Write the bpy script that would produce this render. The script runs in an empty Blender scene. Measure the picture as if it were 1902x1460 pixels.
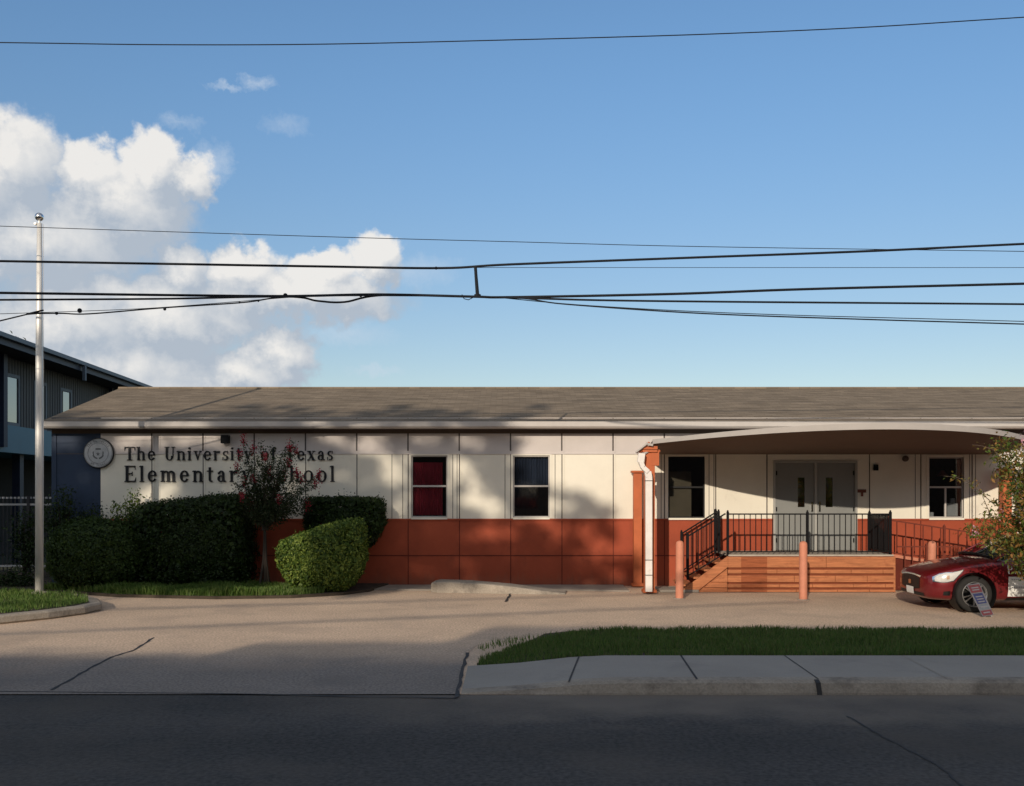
import bpy, bmesh, math, random
import numpy as np
from mathutils import Vector, Matrix, Quaternion
random.seed(7); RNG = np.random.default_rng(7)
scene = bpy.context.scene
COL = scene.collection
R = math.radians

# ------------------------------------------------------------------ camera
F = 1850.0; H = 2.24; CX = 951.0; HY = 911.0; WY = 23.4
cam_d = bpy.data.cameras.new("camera"); cam = bpy.data.objects.new("camera", cam_d); COL.objects.link(cam)
cam.location = (0, 0, H); cam.rotation_euler = (R(90), 0, 0)
cam_d.sensor_fit = 'HORIZONTAL'; cam_d.sensor_width = 36; cam_d.lens = F/1902*36
cam_d.shift_y = (HY-730)/1902; cam_d.clip_end = 5000; cam_d.clip_start = .1
scene.camera = cam
scene.render.resolution_x = 1024; scene.render.resolution_y = 786

# ------------------------------------------------------------------ light
SA, SE = .33, .36            # shadow runs +X by SA and down by SE for each metre of +Y
sun_dir = Vector((-SA, -1, SE)).normalized()      # towards the sun
sun_el = math.asin(sun_dir.z); sun_az = math.atan2(sun_dir.x, sun_dir.y)
SKY = .145
SUN = 3.4
sd = bpy.data.lights.new("sun", 'SUN'); sd.energy = SUN; sd.angle = R(.53); sd.color = (1, .87, .71)
so = bpy.data.objects.new("sun", sd); COL.objects.link(so)
so.rotation_euler = sun_dir.to_track_quat('Z', 'Y').to_euler(); so.location = (-20, -40, 30)

world = bpy.data.worlds.new("World"); scene.world = world; world.use_nodes = True
wn, wl = world.node_tree.nodes, world.node_tree.links
wn.clear()
def W(t, **k):
    n = wn.new(t)
    for a, b in k.items(): setattr(n, a, b)
    return n
def wm(op, a, b=None, c=None, clamp=False):
    n = W('ShaderNodeMath', operation=op); n.use_clamp = clamp
    for i, v in enumerate((a, b, c)):
        if v is None: continue
        if isinstance(v, (int, float)): n.inputs[i].default_value = v
        else: wl.new(v, n.inputs[i])
    return n.outputs[0]
def wv(op, a, b=None, out=0):
    n = W('ShaderNodeVectorMath', operation=op)
    for i, v in enumerate((a, b)):
        if v is None: continue
        if isinstance(v, tuple): n.inputs[i].default_value = v
        else: wl.new(v, n.inputs[i])
    return n.outputs[out]
def wmix(f, a, b):
    n = W('ShaderNodeMix', data_type='RGBA')
    if isinstance(f, (int, float)): n.inputs[0].default_value = f
    else: wl.new(f, n.inputs[0])
    for i, v in ((6, a), (7, b)):
        if isinstance(v, tuple): n.inputs[i].default_value = (*v, 1)
        else: wl.new(v, n.inputs[i])
    return n.outputs[2]
sky = W('ShaderNodeTexSky', sky_type='NISHITA'); sky.sun_disc = False
sky.sun_elevation = sun_el; sky.sun_rotation = sun_az
sky.air_density = 1.0; sky.dust_density = .3; sky.ozone_density = 1.6
tc = W('ShaderNodeTexCoord')
sep = W('ShaderNodeSeparateXYZ'); wl.new(tc.outputs['Generated'], sep.inputs[0])
az = wm('MULTIPLY', wm('ARCTAN2', sep.outputs[0], sep.outputs[1]), 10.0)      # azimuth and elevation of the view ray, tenths of a radian
el = wm('MULTIPLY', wm('ARCSINE', sep.outputs[2]), 10.0)
cmb = W('ShaderNodeCombineXYZ'); wl.new(az, cmb.inputs[0]); wl.new(el, cmb.inputs[1]); P0 = cmb.outputs[0]
def sky_pt(px, py):
    a = math.atan((px-CX)/F); return a*10, math.atan((HY-py)/F*math.cos(a))*10
U = F/10
blobs = []
for px, py, rx, ry in [(15,300,105,88),(-90,330,150,130),(170,325,72,62),(285,308,62,64),(345,335,62,48),(235,385,130,95),(60,440,210,95),
        (338,498,70,62),(455,492,78,58),(600,500,80,42),(700,478,66,52),(560,545,220,58),(300,580,230,85),(140,600,170,110),
        (520,655,78,70),(440,700,100,60),(240,700,260,110)]:
    c = sky_pt(px, py); blobs.append((c, rx/U, ry/U))
def noise(vec, scale, detail, rough=.55, out=1):
    n = W('ShaderNodeTexNoise'); n.inputs['Scale'].default_value = scale; n.inputs['Detail'].default_value = detail
    n.inputs['Roughness'].default_value = rough; wl.new(vec, n.inputs['Vector']); return n.outputs[out]
def field(p):
    d = wv('MULTIPLY', wv('SUBTRACT', noise(p, 1.6, 3), (.5, .5, .5)), (.42, .42, 0))
    d2 = wv('MULTIPLY', wv('SUBTRACT', noise(p, 5.0, 7, .60), (.5, .5, .5)), (.42, .42, 0))
    q = wv('ADD', wv('ADD', p, d), d2)
    acc = None
    for (c, rx, ry) in blobs:
        dv = wv('MULTIPLY', wv('SUBTRACT', q, (c[0], c[1], 0)), (1/rx, 1/ry, 0))
        f = wm('SUBTRACT', 1.0, wv('LENGTH', dv, out=1))
        acc = f if acc is None else wm('SMOOTH_MAX', acc, f, .12)
    return acc
f0 = field(P0)
f1 = field(wv('ADD', P0, (-.10, .17, 0)))
f2 = field(wv('ADD', P0, (-.22, .42, 0)))
ms = W('ShaderNodeMapRange', interpolation_type='SMOOTHSTEP'); wl.new(f0, ms.inputs[0]); ms.inputs[1].default_value = -.05; ms.inputs[2].default_value = .36
fine = noise(P0, 5.0, 8, .62, 0)
lit = wm('ADD', .29, wm('ADD', wm('MULTIPLY', wm('SUBTRACT', f0, f1), .85), wm('MULTIPLY', wm('SUBTRACT', f0, f2), .52)))
lit = wm('ADD', lit, wm('MULTIPLY', wm('SUBTRACT', fine, .5), 1.0), clamp=True)
ccol = wmix(lit, (.44, .50, .58), (.86, .84, .81))
# faint wisps
wis = None
for px, py, rx, ry, s in [(418,160,42,9,.34),(478,152,34,15,.34),(528,232,48,17,.2),(338,232,40,14,.22),(780,500,90,30,.3),(700,690,60,12,.3),(390,300,50,40,.45),(640,620,110,28,.28)]:
    c = sky_pt(px, py)
    q = wv('ADD', P0, wv('MULTIPLY', wv('SUBTRACT', noise(P0, 4.0, 6, .7), (.5, .5, .5)), (.55, .35, 0)))
    dv = wv('MULTIPLY', wv('SUBTRACT', q, (c[0], c[1], 0)), (U/rx, U/ry, 0))
    g = wm('MULTIPLY', wm('MAXIMUM', wm('SUBTRACT', 1.0, wv('LENGTH', dv, out=1)), 0), s*1.6)
    wis = g if wis is None else wm('MAXIMUM', wis, g)
wis = wm('MULTIPLY', wis, wm('ADD', .35, fine), clamp=True)
infront = wm('GREATER_THAN', sep.outputs[1], 0.0)
skyc = W('ShaderNodeVectorMath', operation='SCALE'); wl.new(sky.outputs[0], skyc.inputs[0]); skyc.inputs['Scale'].default_value = SKY
# the air: paler and dimmer low down, deeper blue higher up
eg = W('ShaderNodeMapRange', interpolation_type='SMOOTHSTEP'); wl.new(el, eg.inputs[0]); eg.inputs[1].default_value = .5; eg.inputs[2].default_value = 4.6
eh = W('ShaderNodeMapRange', interpolation_type='SMOOTHSTEP'); wl.new(el, eh.inputs[0]); eh.inputs[1].default_value = 5.0; eh.inputs[2].default_value = 10.0
tint = wv('MULTIPLY', skyc.outputs[0], wmix(eh.outputs[0], wmix(eg.outputs[0], (.66, .64, .65), (.71, .88, .99)), (.85, .92, .95)))
m1 = wmix(wm('MULTIPLY', wis, infront), tint, (.62, .70, .80))
m2 = wmix(wm('MULTIPLY', wm('MULTIPLY', ms.outputs[0], .97), infront), m1, ccol)
# unseen cloud cover added overhead and behind the camera to lift the fill light
cn = noise(tc.outputs['Generated'], 2.3, 7, .6, 0)
cs = W('ShaderNodeMapRange', interpolation_type='SMOOTHSTEP'); wl.new(cn, cs.inputs[0]); cs.inputs[1].default_value = .44; cs.inputs[2].default_value = .60
reg1 = W('ShaderNodeMapRange'); wl.new(el, reg1.inputs[0]); reg1.inputs[1].default_value = 5.6; reg1.inputs[2].default_value = 7.5
reg2 = W('ShaderNodeMapRange'); wl.new(sep.outputs[1], reg2.inputs[0]); reg2.inputs[1].default_value = .1; reg2.inputs[2].default_value = -.3
up_ = wm('GREATER_THAN', sep.outputs[2], -.02)
cov = wm('MULTIPLY', wm('MULTIPLY', cs.outputs[0], wm('MAXIMUM', reg1.outputs[0], reg2.outputs[0])), wm('MULTIPLY', up_, .92))
m2 = wmix(cov, m2, wmix(reg2.outputs[0], (.42, .43, .45), (.84, .76, .66)))
bg = W('ShaderNodeBackground'); wl.new(m2, bg.inputs[0]); bg.inputs[1].default_value = 1.0
wo = W('ShaderNodeOutputWorld'); wl.new(bg.outputs[0], wo.inputs[0])

vs = scene.view_settings; vs.view_transform = 'Standard'; vs.look = 'None'; vs.exposure = 0; vs.gamma = 1
scene.render.engine = 'CYCLES'; scene.cycles.max_bounces = 6; scene.cycles.transparent_max_bounces = 12

# ------------------------------------------------------------------ helpers
def P(px, py, Y): return Vector(((px-CX)/F*Y, Y, H-(py-HY)/F*Y))
def G(px, py, z=0):
    Y = F*(H-z)/(py-HY); return Vector(((px-CX)/F*Y, Y, z))
S = F/WY
def xw(px): return (px-CX)/S
def zw(py): return H-(py-HY)/S

def tag(o, label=None, cat=None, group=None, kind=None):
    if label: o['label'] = label
    if cat: o['category'] = cat
    if group: o['group'] = group
    if kind: o['kind'] = kind
    return o
def empty(name, loc=(0, 0, 0), label=None, cat=None, group=None):
    o = bpy.data.objects.new(name, None); COL.objects.link(o); o.location = loc; o.empty_display_size = .2
    return tag(o, label, cat, group)
def link(name, me, mat, parent=None, smooth=False):
    o = bpy.data.objects.new(name, me); COL.objects.link(o)
    if mat:
        for m in (mat if isinstance(mat, (list, tuple)) else [mat]): me.materials.append(m)
    if smooth: me.polygons.foreach_set('use_smooth', [True]*len(me.polygons))
    if parent:
        o.parent = parent
        w = Vector((0, 0, 0)); q = parent
        while q: w += q.location; q = q.parent
        o.location = -w            # mesh data is in world coordinates
    return o
class MB:
    def __init__(s): s.v = []; s.f = []; s.mi = []
    def box(s, x0, x1, y0, y1, z0, z1, m=0):
        i = len(s.v)
        s.v += [(x, y, z) for z in (z0, z1) for x, y in ((x0, y0), (x1, y0), (x1, y1), (x0, y1))]
        s.f += [(i, i+3, i+2, i+1), (i+4, i+5, i+6, i+7)] + [(i+a, i+(a+1) % 4, i+(a+1) % 4+4, i+a+4) for a in range(4)]
        s.mi += [m]*6; return s
    def prism(s, pts, d, m=0):
        """closed polygon pts (3-D) pushed by vector d"""
        i = len(s.v); n = len(pts); d = Vector(d)
        s.v += [tuple(p) for p in pts] + [tuple(Vector(p)+d) for p in pts]
        s.f += [tuple(range(i+n-1, i-1, -1)), tuple(range(i+n, i+2*n))] + [(i+a, i+(a+1) % n, i+n+(a+1) % n, i+n+a) for a in range(n)]
        s.mi += [m]*(n+2); return s
    def bar(s, a, b, w, h=None, m=0):
        a, b = Vector(a), Vector(b); h = h or w; d = (b-a).normalized()
        up = Vector((0, 0, 1)) if abs(d.z) < .95 else Vector((0, 1, 0))
        r = d.cross(up).normalized(); u = r.cross(d)
        return s.prism([a+r*w/2-u*h/2, a+r*w/2+u*h/2, a-r*w/2+u*h/2, a-r*w/2-u*h/2], b-a, m)
    def tube(s, pts, r, n=8, m=0, cap=True):
        pts = [Vector(p) for p in pts]; base = len(s.v); K = len(pts)
        rr = r if isinstance(r, (list, tuple)) else [r]*K
        for k, p in enumerate(pts):
            d = (pts[min(k+1, K-1)]-pts[max(k-1, 0)]).normalized()
            up = Vector((0, 0, 1)) if abs(d.z) < .9 else Vector((0, 1, 0))
            a = d.cross(up).normalized(); b = a.cross(d)
            for j in range(n):
                t = 2*math.pi*j/n; s.v.append(tuple(p+(a*math.cos(t)+b*math.sin(t))*rr[k]))
        for k in range(K-1):
            for j in range(n):
                s.f.append((base+k*n+j, base+k*n+(j+1) % n, base+(k+1)*n+(j+1) % n, base+(k+1)*n+j)); s.mi.append(m)
        if cap:
            s.f.append(tuple(base+j for j in range(n-1, -1, -1))); s.mi.append(m)
            s.f.append(tuple(base+(K-1)*n+j for j in range(n))); s.mi.append(m)
        return s
    def lathe(s, prof, c, axis='z', n=24, m=0):
        base = len(s.v); K = len(prof); c = Vector(c)
        for (r, h) in prof:
            for j in range(n):
                t = 2*math.pi*j/n
                s.v.append(tuple(c+(Vector((r*math.cos(t), r*math.sin(t), h)) if axis == 'z' else Vector((r*math.cos(t), h, r*math.sin(t))))))
        for k in range(K-1):
            for j in range(n):
                s.f.append((base+k*n+j, base+k*n+(j+1) % n, base+(k+1)*n+(j+1) % n, base+(k+1)*n+j)); s.mi.append(m)
        return s
    def build(s, name, mat, parent=None, smooth=False, bevel=0, fix=True):
        me = bpy.data.meshes.new(name); me.from_pydata(s.v, [], s.f)
        me.polygons.foreach_set('material_index', s.mi)
        if fix:
            b = bmesh.new(); b.from_mesh(me); bmesh.ops.recalc_face_normals(b, faces=b.faces); b.to_mesh(me); b.free()
        o = link(name, me, mat, parent, smooth)
        if bevel:
            md = o.modifiers.new('bevel', 'BEVEL'); md.width = bevel; md.segments = 2; md.limit_method = 'ANGLE'
        return o

# ------------------------------------------------------------------ materials
def mat(name, col, rough=.8, metal=0, var=.12, vscale=3.0, bump=0, bscale=40, spec=.3, coat=0, col2=None, detail=6, stretch=(1, 1, 1), fine=0, fscale=120, dirt=None):
    m = bpy.data.materials.new(name); m.use_nodes = True; nt = m.node_tree; n, l = nt.nodes, nt.links
    b = n['Principled BSDF']; b.inputs['Roughness'].default_value = rough; b.inputs['Metallic'].default_value = metal
    b.inputs['Specular IOR Level'].default_value = spec; b.inputs['Coat Weight'].default_value = coat; b.inputs['Coat Roughness'].default_value = .04
    t = n.new('ShaderNodeTexCoord'); mp = n.new('ShaderNodeMapping'); mp.inputs['Scale'].default_value = stretch; l.new(t.outputs['Object'], mp.inputs[0])
    nz = n.new('ShaderNodeTexNoise'); nz.inputs['Scale'].default_value = vscale; nz.inputs['Detail'].default_value = detail; nz.inputs['Roughness'].default_value = .65; l.new(mp.outputs[0], nz.inputs['Vector'])
    cr = n.new('ShaderNodeValToRGB'); cr.color_ramp.elements[0].position = .3; cr.color_ramp.elements[1].position = .7
    c2 = col2 or tuple(min(1, c*(1+var)) for c in col); c1 = tuple(c*(1-var) for c in col) if not col2 else col
    cr.color_ramp.elements[0].color = (*c1, 1); cr.color_ramp.elements[1].color = (*c2, 1); l.new(nz.outputs[0], cr.inputs[0])
    out = cr.outputs[0]
    if fine:
        n2 = n.new('ShaderNodeTexNoise'); n2.inputs['Scale'].default_value = fscale; n2.inputs['Detail'].default_value = 3; l.new(t.outputs['Object'], n2.inputs['Vector'])
        mr = n.new('ShaderNodeMapRange'); mr.inputs[1].default_value = .3; mr.inputs[2].default_value = .7; mr.inputs[3].default_value = 1-fine; mr.inputs[4].default_value = 1+fine; l.new(n2.outputs[0], mr.inputs[0])
        vm = n.new('ShaderNodeVectorMath'); vm.operation = 'SCALE'; l.new(out, vm.inputs[0]); l.new(mr.outputs[0], vm.inputs['Scale']); out = vm.outputs[0]
    if dirt:      # (colour, scale, low, high): irregular stains
        n3 = n.new('ShaderNodeTexNoise'); n3.inputs['Scale'].default_value = dirt[1]; n3.inputs['Detail'].default_value = 8; n3.inputs['Roughness'].default_value = .7; l.new(t.outputs['Object'], n3.inputs['Vector'])
        mr = n.new('ShaderNodeMapRange'); mr.inputs[1].default_value = dirt[2]; mr.inputs[2].default_value = dirt[3]; l.new(n3.outputs[0], mr.inputs[0])
        mx = n.new('ShaderNodeMix'); mx.data_type = 'RGBA'; l.new(mr.outputs[0], mx.inputs[0]); l.new(out, mx.inputs[6]); mx.inputs[7].default_value = (*dirt[0], 1); out = mx.outputs[2]
    l.new(out, b.inputs['Base Color'])
    if bump:
        nb = n.new('ShaderNodeTexNoise'); nb.inputs['Scale'].default_value = bscale; nb.inputs['Detail'].default_value = 5; l.new(t.outputs['Object'], nb.inputs['Vector'])
        bp = n.new('ShaderNodeBump'); bp.inputs['Strength'].default_value = bump; bp.inputs['Distance'].default_value = .02; l.new(nb.outputs[0], bp.inputs['Height']); l.new(bp.outputs[0], b.inputs['Normal'])
    return m
M = {}
M['cream'] = mat('cream_paint', (.78, .735, .62), .75, var=.05, vscale=1.2, bump=.12, bscale=25, dirt=((.55, .50, .42), 1.4, .60, .85))
M['lilac'] = mat('grey_lilac_paint', (.58, .53, .50), .75, var=.06, vscale=1.2, bump=.1)
M['redwall'] = mat('red_brown_paint', (.34, .066, .028), .7, var=.10, vscale=1.5, bump=.15, bscale=20, dirt=((.20, .045, .022), 2.0, .55, .85))
def splash(m, col, h):
    n, l = m.node_tree.nodes, m.node_tree.links; b = n['Principled BSDF']; src = b.inputs['Base Color'].links[0].from_socket
    t = n.new('ShaderNodeTexCoord'); sp_ = n.new('ShaderNodeNewGeometry'); sx = n.new('ShaderNodeSeparateXYZ'); l.new(sp_.outputs['Position'], sx.inputs[0])
    mp = n.new('ShaderNodeMapping'); mp.inputs['Scale'].default_value = (5, 1, .7); l.new(t.outputs['Object'], mp.inputs[0])
    nz = n.new('ShaderNodeTexNoise'); nz.inputs['Scale'].default_value = 1.6; nz.inputs['Detail'].default_value = 8; nz.inputs['Roughness'].default_value = .7; l.new(mp.outputs[0], nz.inputs['Vector'])
    a = n.new('ShaderNodeMath'); a.operation = 'MULTIPLY_ADD'; l.new(nz.outputs[0], a.inputs[0]); a.inputs[1].default_value = h*2; a.inputs[2].default_value = -h*.55
    d = n.new('ShaderNodeMath'); d.operation = 'SUBTRACT'; l.new(a.outputs[0], d.inputs[0]); l.new(sx.outputs[2], d.inputs[1])
    mr = n.new('ShaderNodeMapRange'); l.new(d.outputs[0], mr.inputs[0]); mr.inputs[1].default_value = -.12; mr.inputs[2].default_value = .25; mr.inputs[4].default_value = .6
    mx = n.new('ShaderNodeMix'); mx.data_type = 'RGBA'; l.new(mr.outputs[0], mx.inputs[0]); l.new(src, mx.inputs[6]); mx.inputs[7].default_value = (*col, 1); l.new(mx.outputs[2], b.inputs['Base Color'])
splash(M['redwall'], (.20, .10, .06), .35)
M['navy'] = mat('navy_paint', (.028, .046, .085), .6, var=.15, vscale=1.5)
M['white'] = mat('white_trim_paint', (.49, .455, .42), .6, var=.05, vscale=4)
M['joint'] = mat('dark_joint', (.10, .085, .08), .9)
M['joint_shade_red'] = mat('dark_red_joint_and_shade', (.12, .022, .012), .9)
M['soffit'] = mat('brown_soffit', (.10, .075, .06), .8)
M['orange'] = mat('terracotta_column_paint', (.48, .125, .045), .6, var=.12, vscale=4, bump=.05, dirt=((.30, .07, .03), 5, .58, .8))
M['pink'] = mat('faded_terracotta_paint', (.56, .22, .135), .6, var=.10, vscale=5, dirt=((.42, .14, .07), 6, .58, .8))
M['wood'] = mat('stained_timber', (.42, .155, .065), .7, var=.3, vscale=4, stretch=(.6, 3, 9), bump=.3, bscale=30, dirt=((.26, .075, .03), 5, .55, .8))
M['black'] = mat('black_metal', (.006, .006, .007), .55, spec=.15)
M['rampred'] = mat('oxide_red_metal', (.16, .032, .016), .6)
M['door'] = mat('grey_door_paint', (.23, .235, .225), .5, var=.05, vscale=2)
M['doorframe'] = mat('pale_grey_door_frame', (.36, .355, .33), .5, var=.05)
M['letters'] = mat('black_sign_metal', (.006, .007, .010), .4, spec=.35)
M['silver'] = mat('brushed_seal_metal', (.45, .46, .47), .5, metal=.25, var=.15, vscale=9)
M['alu'] = mat('dull_aluminium', (.72, .70, .66), .42, metal=.25, var=.12, vscale=3, stretch=(3, 3, .6), dirt=((.30, .28, .26), 3, .6, .85))
M['down'] = mat('white_downspout', (.76, .71, .66), .5, var=.06, vscale=5, dirt=((.5, .42, .34), 4, .6, .85))
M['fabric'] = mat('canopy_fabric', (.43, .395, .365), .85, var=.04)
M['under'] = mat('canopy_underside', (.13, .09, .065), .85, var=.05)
M['concrete'] = mat('concrete', (.285, .25, .21), .9, var=.10, vscale=.8, bump=.15, bscale=60, fine=.10, fscale=60, dirt=((.20, .17, .14), 1.0, .50, .72))
M['walkc'] = mat('sidewalk_concrete', (.31, .285, .25), .9, var=.07, vscale=.7, bump=.12, bscale=60, fine=.08, fscale=70, dirt=((.24, .22, .20), 1.2, .55, .8))
M['curb'] = mat('weathered_curb_concrete', (.33, .285, .23), .9, var=.15, vscale=1.5, bump=.3, bscale=30, fine=.15, fscale=40, dirt=((.13, .11, .09), 2.2, .5, .72))
M['lot'] = mat('exposed_aggregate', (.58, .43, .305), .92, var=.10, vscale=.5, bump=.5, bscale=90, fine=.32, fscale=30, dirt=((.38, .29, .22), .7, .5, .8))
M['asphalt'] = mat('asphalt', (.060, .057, .054), .88, var=.14, vscale=.4, bump=.6, bscale=70, fine=.40, fscale=22, dirt=((.095, .083, .070), .35, .48, .72))
M['gutterpan'] = mat('worn_road_edge', (.13, .112, .092), .9, var=.2, vscale=1.0, bump=.5, bscale=90, fine=.3, fscale=60, dirt=((.045, .042, .04), 1.4, .5, .7), stretch=(.4, 1, 1))
def road_wear():
    # grit and silt gathered along the kerb, fading into the carriageway, and faint wheel polish
    m = M['asphalt']; n, l = m.node_tree.nodes, m.node_tree.links; b = n['Principled BSDF']; src = b.inputs['Base Color'].links[0].from_socket
    t = n.new('ShaderNodeTexCoord'); sp_ = n.new('ShaderNodeSeparateXYZ'); l.new(t.outputs['Object'], sp_.inputs[0])
    nz = n.new('ShaderNodeTexNoise'); nz.inputs['Scale'].default_value = 1.1; nz.inputs['Detail'].default_value = 7; l.new(t.outputs['Object'], nz.inputs['Vector'])
    def mth(op, a, b_=0.0, c=0.0, cl=False):
        q = n.new('ShaderNodeMath'); q.operation = op; q.use_clamp = cl
        for i, v in enumerate((a, b_, c)):
            if isinstance(v, (int, float)): q.inputs[i].default_value = v
            else: l.new(v, q.inputs[i])
        return q.outputs[0]
    yy = mth('ADD', sp_.outputs[1], mth('MULTIPLY', mth('SUBTRACT', nz.outputs[0], .5), 2.4))
    f = mth('MULTIPLY_ADD', yy, .8, -7.55, True); g = mth('MULTIPLY_ADD', sp_.outputs[0], .3, .9, True)
    f = mth('MULTIPLY', mth('MULTIPLY', f, g), .95)
    mx = n.new('ShaderNodeMix'); mx.data_type = 'RGBA'; l.new(f, mx.inputs[0]); l.new(src, mx.inputs[6]); mx.inputs[7].default_value = (.19, .16, .13, 1)
    # tyre tracks along the road
    w = mth('SINE', mth('MULTIPLY', sp_.outputs[1], 3.4)); w = mth('MULTIPLY_ADD', w, .10, 1.0)
    vm = n.new('ShaderNodeVectorMath'); vm.operation = 'SCALE'; l.new(mx.outputs[2], vm.inputs[0]); l.new(w, vm.inputs['Scale']); l.new(vm.outputs[0], b.inputs['Base Color'])
road_wear()
M['tar'] = mat('black_tar', (.035, .033, .032), .7)
M['soil'] = mat('dark_soil', (.055, .042, .030), .95, var=.3, vscale=4, bump=.5)
M['earth'] = mat('ground_earth', (.07, .07, .04), .95, var=.3, vscale=.3)
M['darkbark'] = mat('dark_bark', (.045, .035, .028), .9, var=.25, vscale=6, bump=.5)
M['bark'] = mat('bark', (.16, .12, .09), .9, var=.25, vscale=6, bump=.5, stretch=(3, 3, .7))
M['bldgdark'] = mat('dark_metal_siding', (.055, .055, .06), .55, var=.1, vscale=1)
M['bldgblue'] = mat('teal_blue_panel', (.045, .17, .25), .5, var=.08, vscale=1)
M['bldgroof'] = mat('slate_blue_fascia', (.10, .13, .165), .5, var=.1)
M['bldgnavy'] = mat('dark_blue_pipe', (.02, .03, .06), .5)
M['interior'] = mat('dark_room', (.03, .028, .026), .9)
M['curtain'] = mat('maroon_curtain', (.62, .05, .075), .9, var=.25, vscale=6, stretch=(4, 1, .3))
M['blind'] = mat('brown_blind', (.16, .12, .075), .8, var=.15, vscale=3)
M['carpaint'] = mat('maroon_car_paint', (.17, .008, .012), .32, metal=.35, var=.03, vscale=30, spec=.5, coat=.8)
M['cardark'] = mat('black_car_trim', (.012, .012, .012), .5)
M['tyre'] = mat('tyre_rubber', (.022, .021, .020), .85, var=.2, vscale=8)
M['rim'] = mat('wheel_alloy', (.50, .50, .50), .3, metal=.9, var=.05)
M['chrome'] = mat('chrome', (.75, .75, .75), .15, metal=1, var=.02)
M['lamp'] = mat('headlight_glass', (.62, .60, .56), .12, spec=.8, coat=1, var=.15, vscale=12)
M['plate'] = mat('white_plate', (.78, .78, .74), .5, var=.03)
M['signred'] = mat('shade_dimmed_red_print', (.10, .022, .03), .6, var=.2, vscale=20)  # sign colours darkened in place of shade
M['signblue'] = mat('blue_print', (.016, .024, .085), .6, var=.2, vscale=20)
M['signgrey'] = mat('grey_print', (.09, .105, .13), .6, var=.2, vscale=20)
M['wire'] = mat('black_cable', (.010, .012, .016), .6, spec=.2)
M['brick'] = mat('brown_brick', (.22, .13, .09), .9, var=.2, vscale=5)
M['fence'] = mat('dark_iron', (.035, .035, .04), .6)
M['galv'] = mat('pale_fence_rail', (.42, .42, .42), .6)

def leafmat(name, cols, trans=.35, rough=.5):
    m = bpy.data.materials.new(name); m.use_nodes = True; n, l = m.node_tree.nodes, m.node_tree.links; n.clear()
    g = n.new('ShaderNodeNewGeometry'); cr = n.new('ShaderNodeValToRGB'); l.new(g.outputs['Random Per Island'], cr.inputs[0])
    el_ = cr.color_ramp.elements
    while len(el_) < len(cols): el_.new(.5)
    for i, c in enumerate(cols): el_[i].position = i/(len(cols)-1); el_[i].color = (*c, 1)
    d = n.new('ShaderNodeBsdfPrincipled'); d.inputs['Roughness'].default_value = rough; d.inputs['Specular IOR Level'].default_value = .25; l.new(cr.outputs[0], d.inputs['Base Color'])
    t = n.new('ShaderNodeBsdfTranslucent'); hs = n.new('ShaderNodeHueSaturation'); hs.inputs['Value'].default_value = 1.5; hs.inputs['Saturation'].default_value = 1.1; l.new(cr.outputs[0], hs.inputs['Color']); l.new(hs.outputs[0], t.inputs[0])
    mx = n.new('ShaderNodeMixShader'); mx.inputs[0].default_value = trans; l.new(d.outputs[0], mx.inputs[1]); l.new(t.outputs[0], mx.inputs[2])
    o = n.new('ShaderNodeOutputMaterial'); l.new(mx.outputs[0], o.inputs[0]); return m
M['hedge'] = leafmat('hedge_leaf', [(.008, .018, .004), (.017, .036, .008), (.036, .064, .013)], .2)
M['hedge2'] = leafmat('rounded_hedge_leaf', [(.014, .030, .006), (.030, .058, .012), (.058, .095, .018)], .2)
M['bush'] = leafmat('bush_leaf', [(.03, .065, .012), (.09, .145, .025), (.24, .30, .06)], .25)
M['myrtle'] = leafmat('myrtle_leaf', [(.014, .026, .010), (.026, .044, .015), (.05, .055, .022)])
M['autumn'] = leafmat('turning_leaf', [(.05, .09, .02), (.11, .17, .03), (.20, .16, .04), (.34, .17, .05), (.09, .13, .03)])
M['flower'] = leafmat('red_blossom', [(.22, .015, .03), (.34, .03, .05), (.40, .06, .08)])
M['pinkflower'] = leafmat('pink_blossom', [(.6, .3, .35), (.7, .45, .5)])
M['grass'] = leafmat('grass_blade', [(.055, .10, .024), (.085, .155, .034), (.13, .195, .048), (.16, .165, .065), (.07, .13, .03)], .3)
M['grass2'] = leafmat('long_grass_blade', [(.06, .12, .02), (.10, .17, .035), (.16, .20, .06)], .3)
M['treeleaf'] = leafmat('tree_leaf', [(.04, .08, .02), (.07, .12, .03)], .12)

# glass: real see-through pane with a mirror share
def glassmat(name, tint, refl):
    m = bpy.data.materials.new(name); m.use_nodes = True; n, l = m.node_tree.nodes, m.node_tree.links; n.clear()
    tr = n.new('ShaderNodeBsdfTransparent'); tr.inputs[0].default_value = (*tint, 1)
    gl = n.new('ShaderNodeBsdfGlossy'); gl.inputs['Roughness'].default_value = .03
    lw = n.new('ShaderNodeLayerWeight'); lw.inputs[0].default_value = refl
    mx = n.new('ShaderNodeMixShader'); l.new(lw.outputs['Fresnel'], mx.inputs[0]); l.new(tr.outputs[0], mx.inputs[1]); l.new(gl.outputs[0], mx.inputs[2])
    o = n.new('ShaderNodeOutputMaterial'); l.new(mx.outputs[0], o.inputs[0]); return m
M['glass'] = glassmat('window_glass', (.75, .78, .8), .35)
M['glassdark'] = glassmat('dark_window_glass', (.25, .28, .3), .6)
M['skyglass'] = mat('reflective_far_glass', (.05, .06, .07), .04, spec=1.0, coat=1)
M['skyglass'].node_tree.nodes['Principled BSDF'].inputs['IOR'].default_value = 1.8

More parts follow.
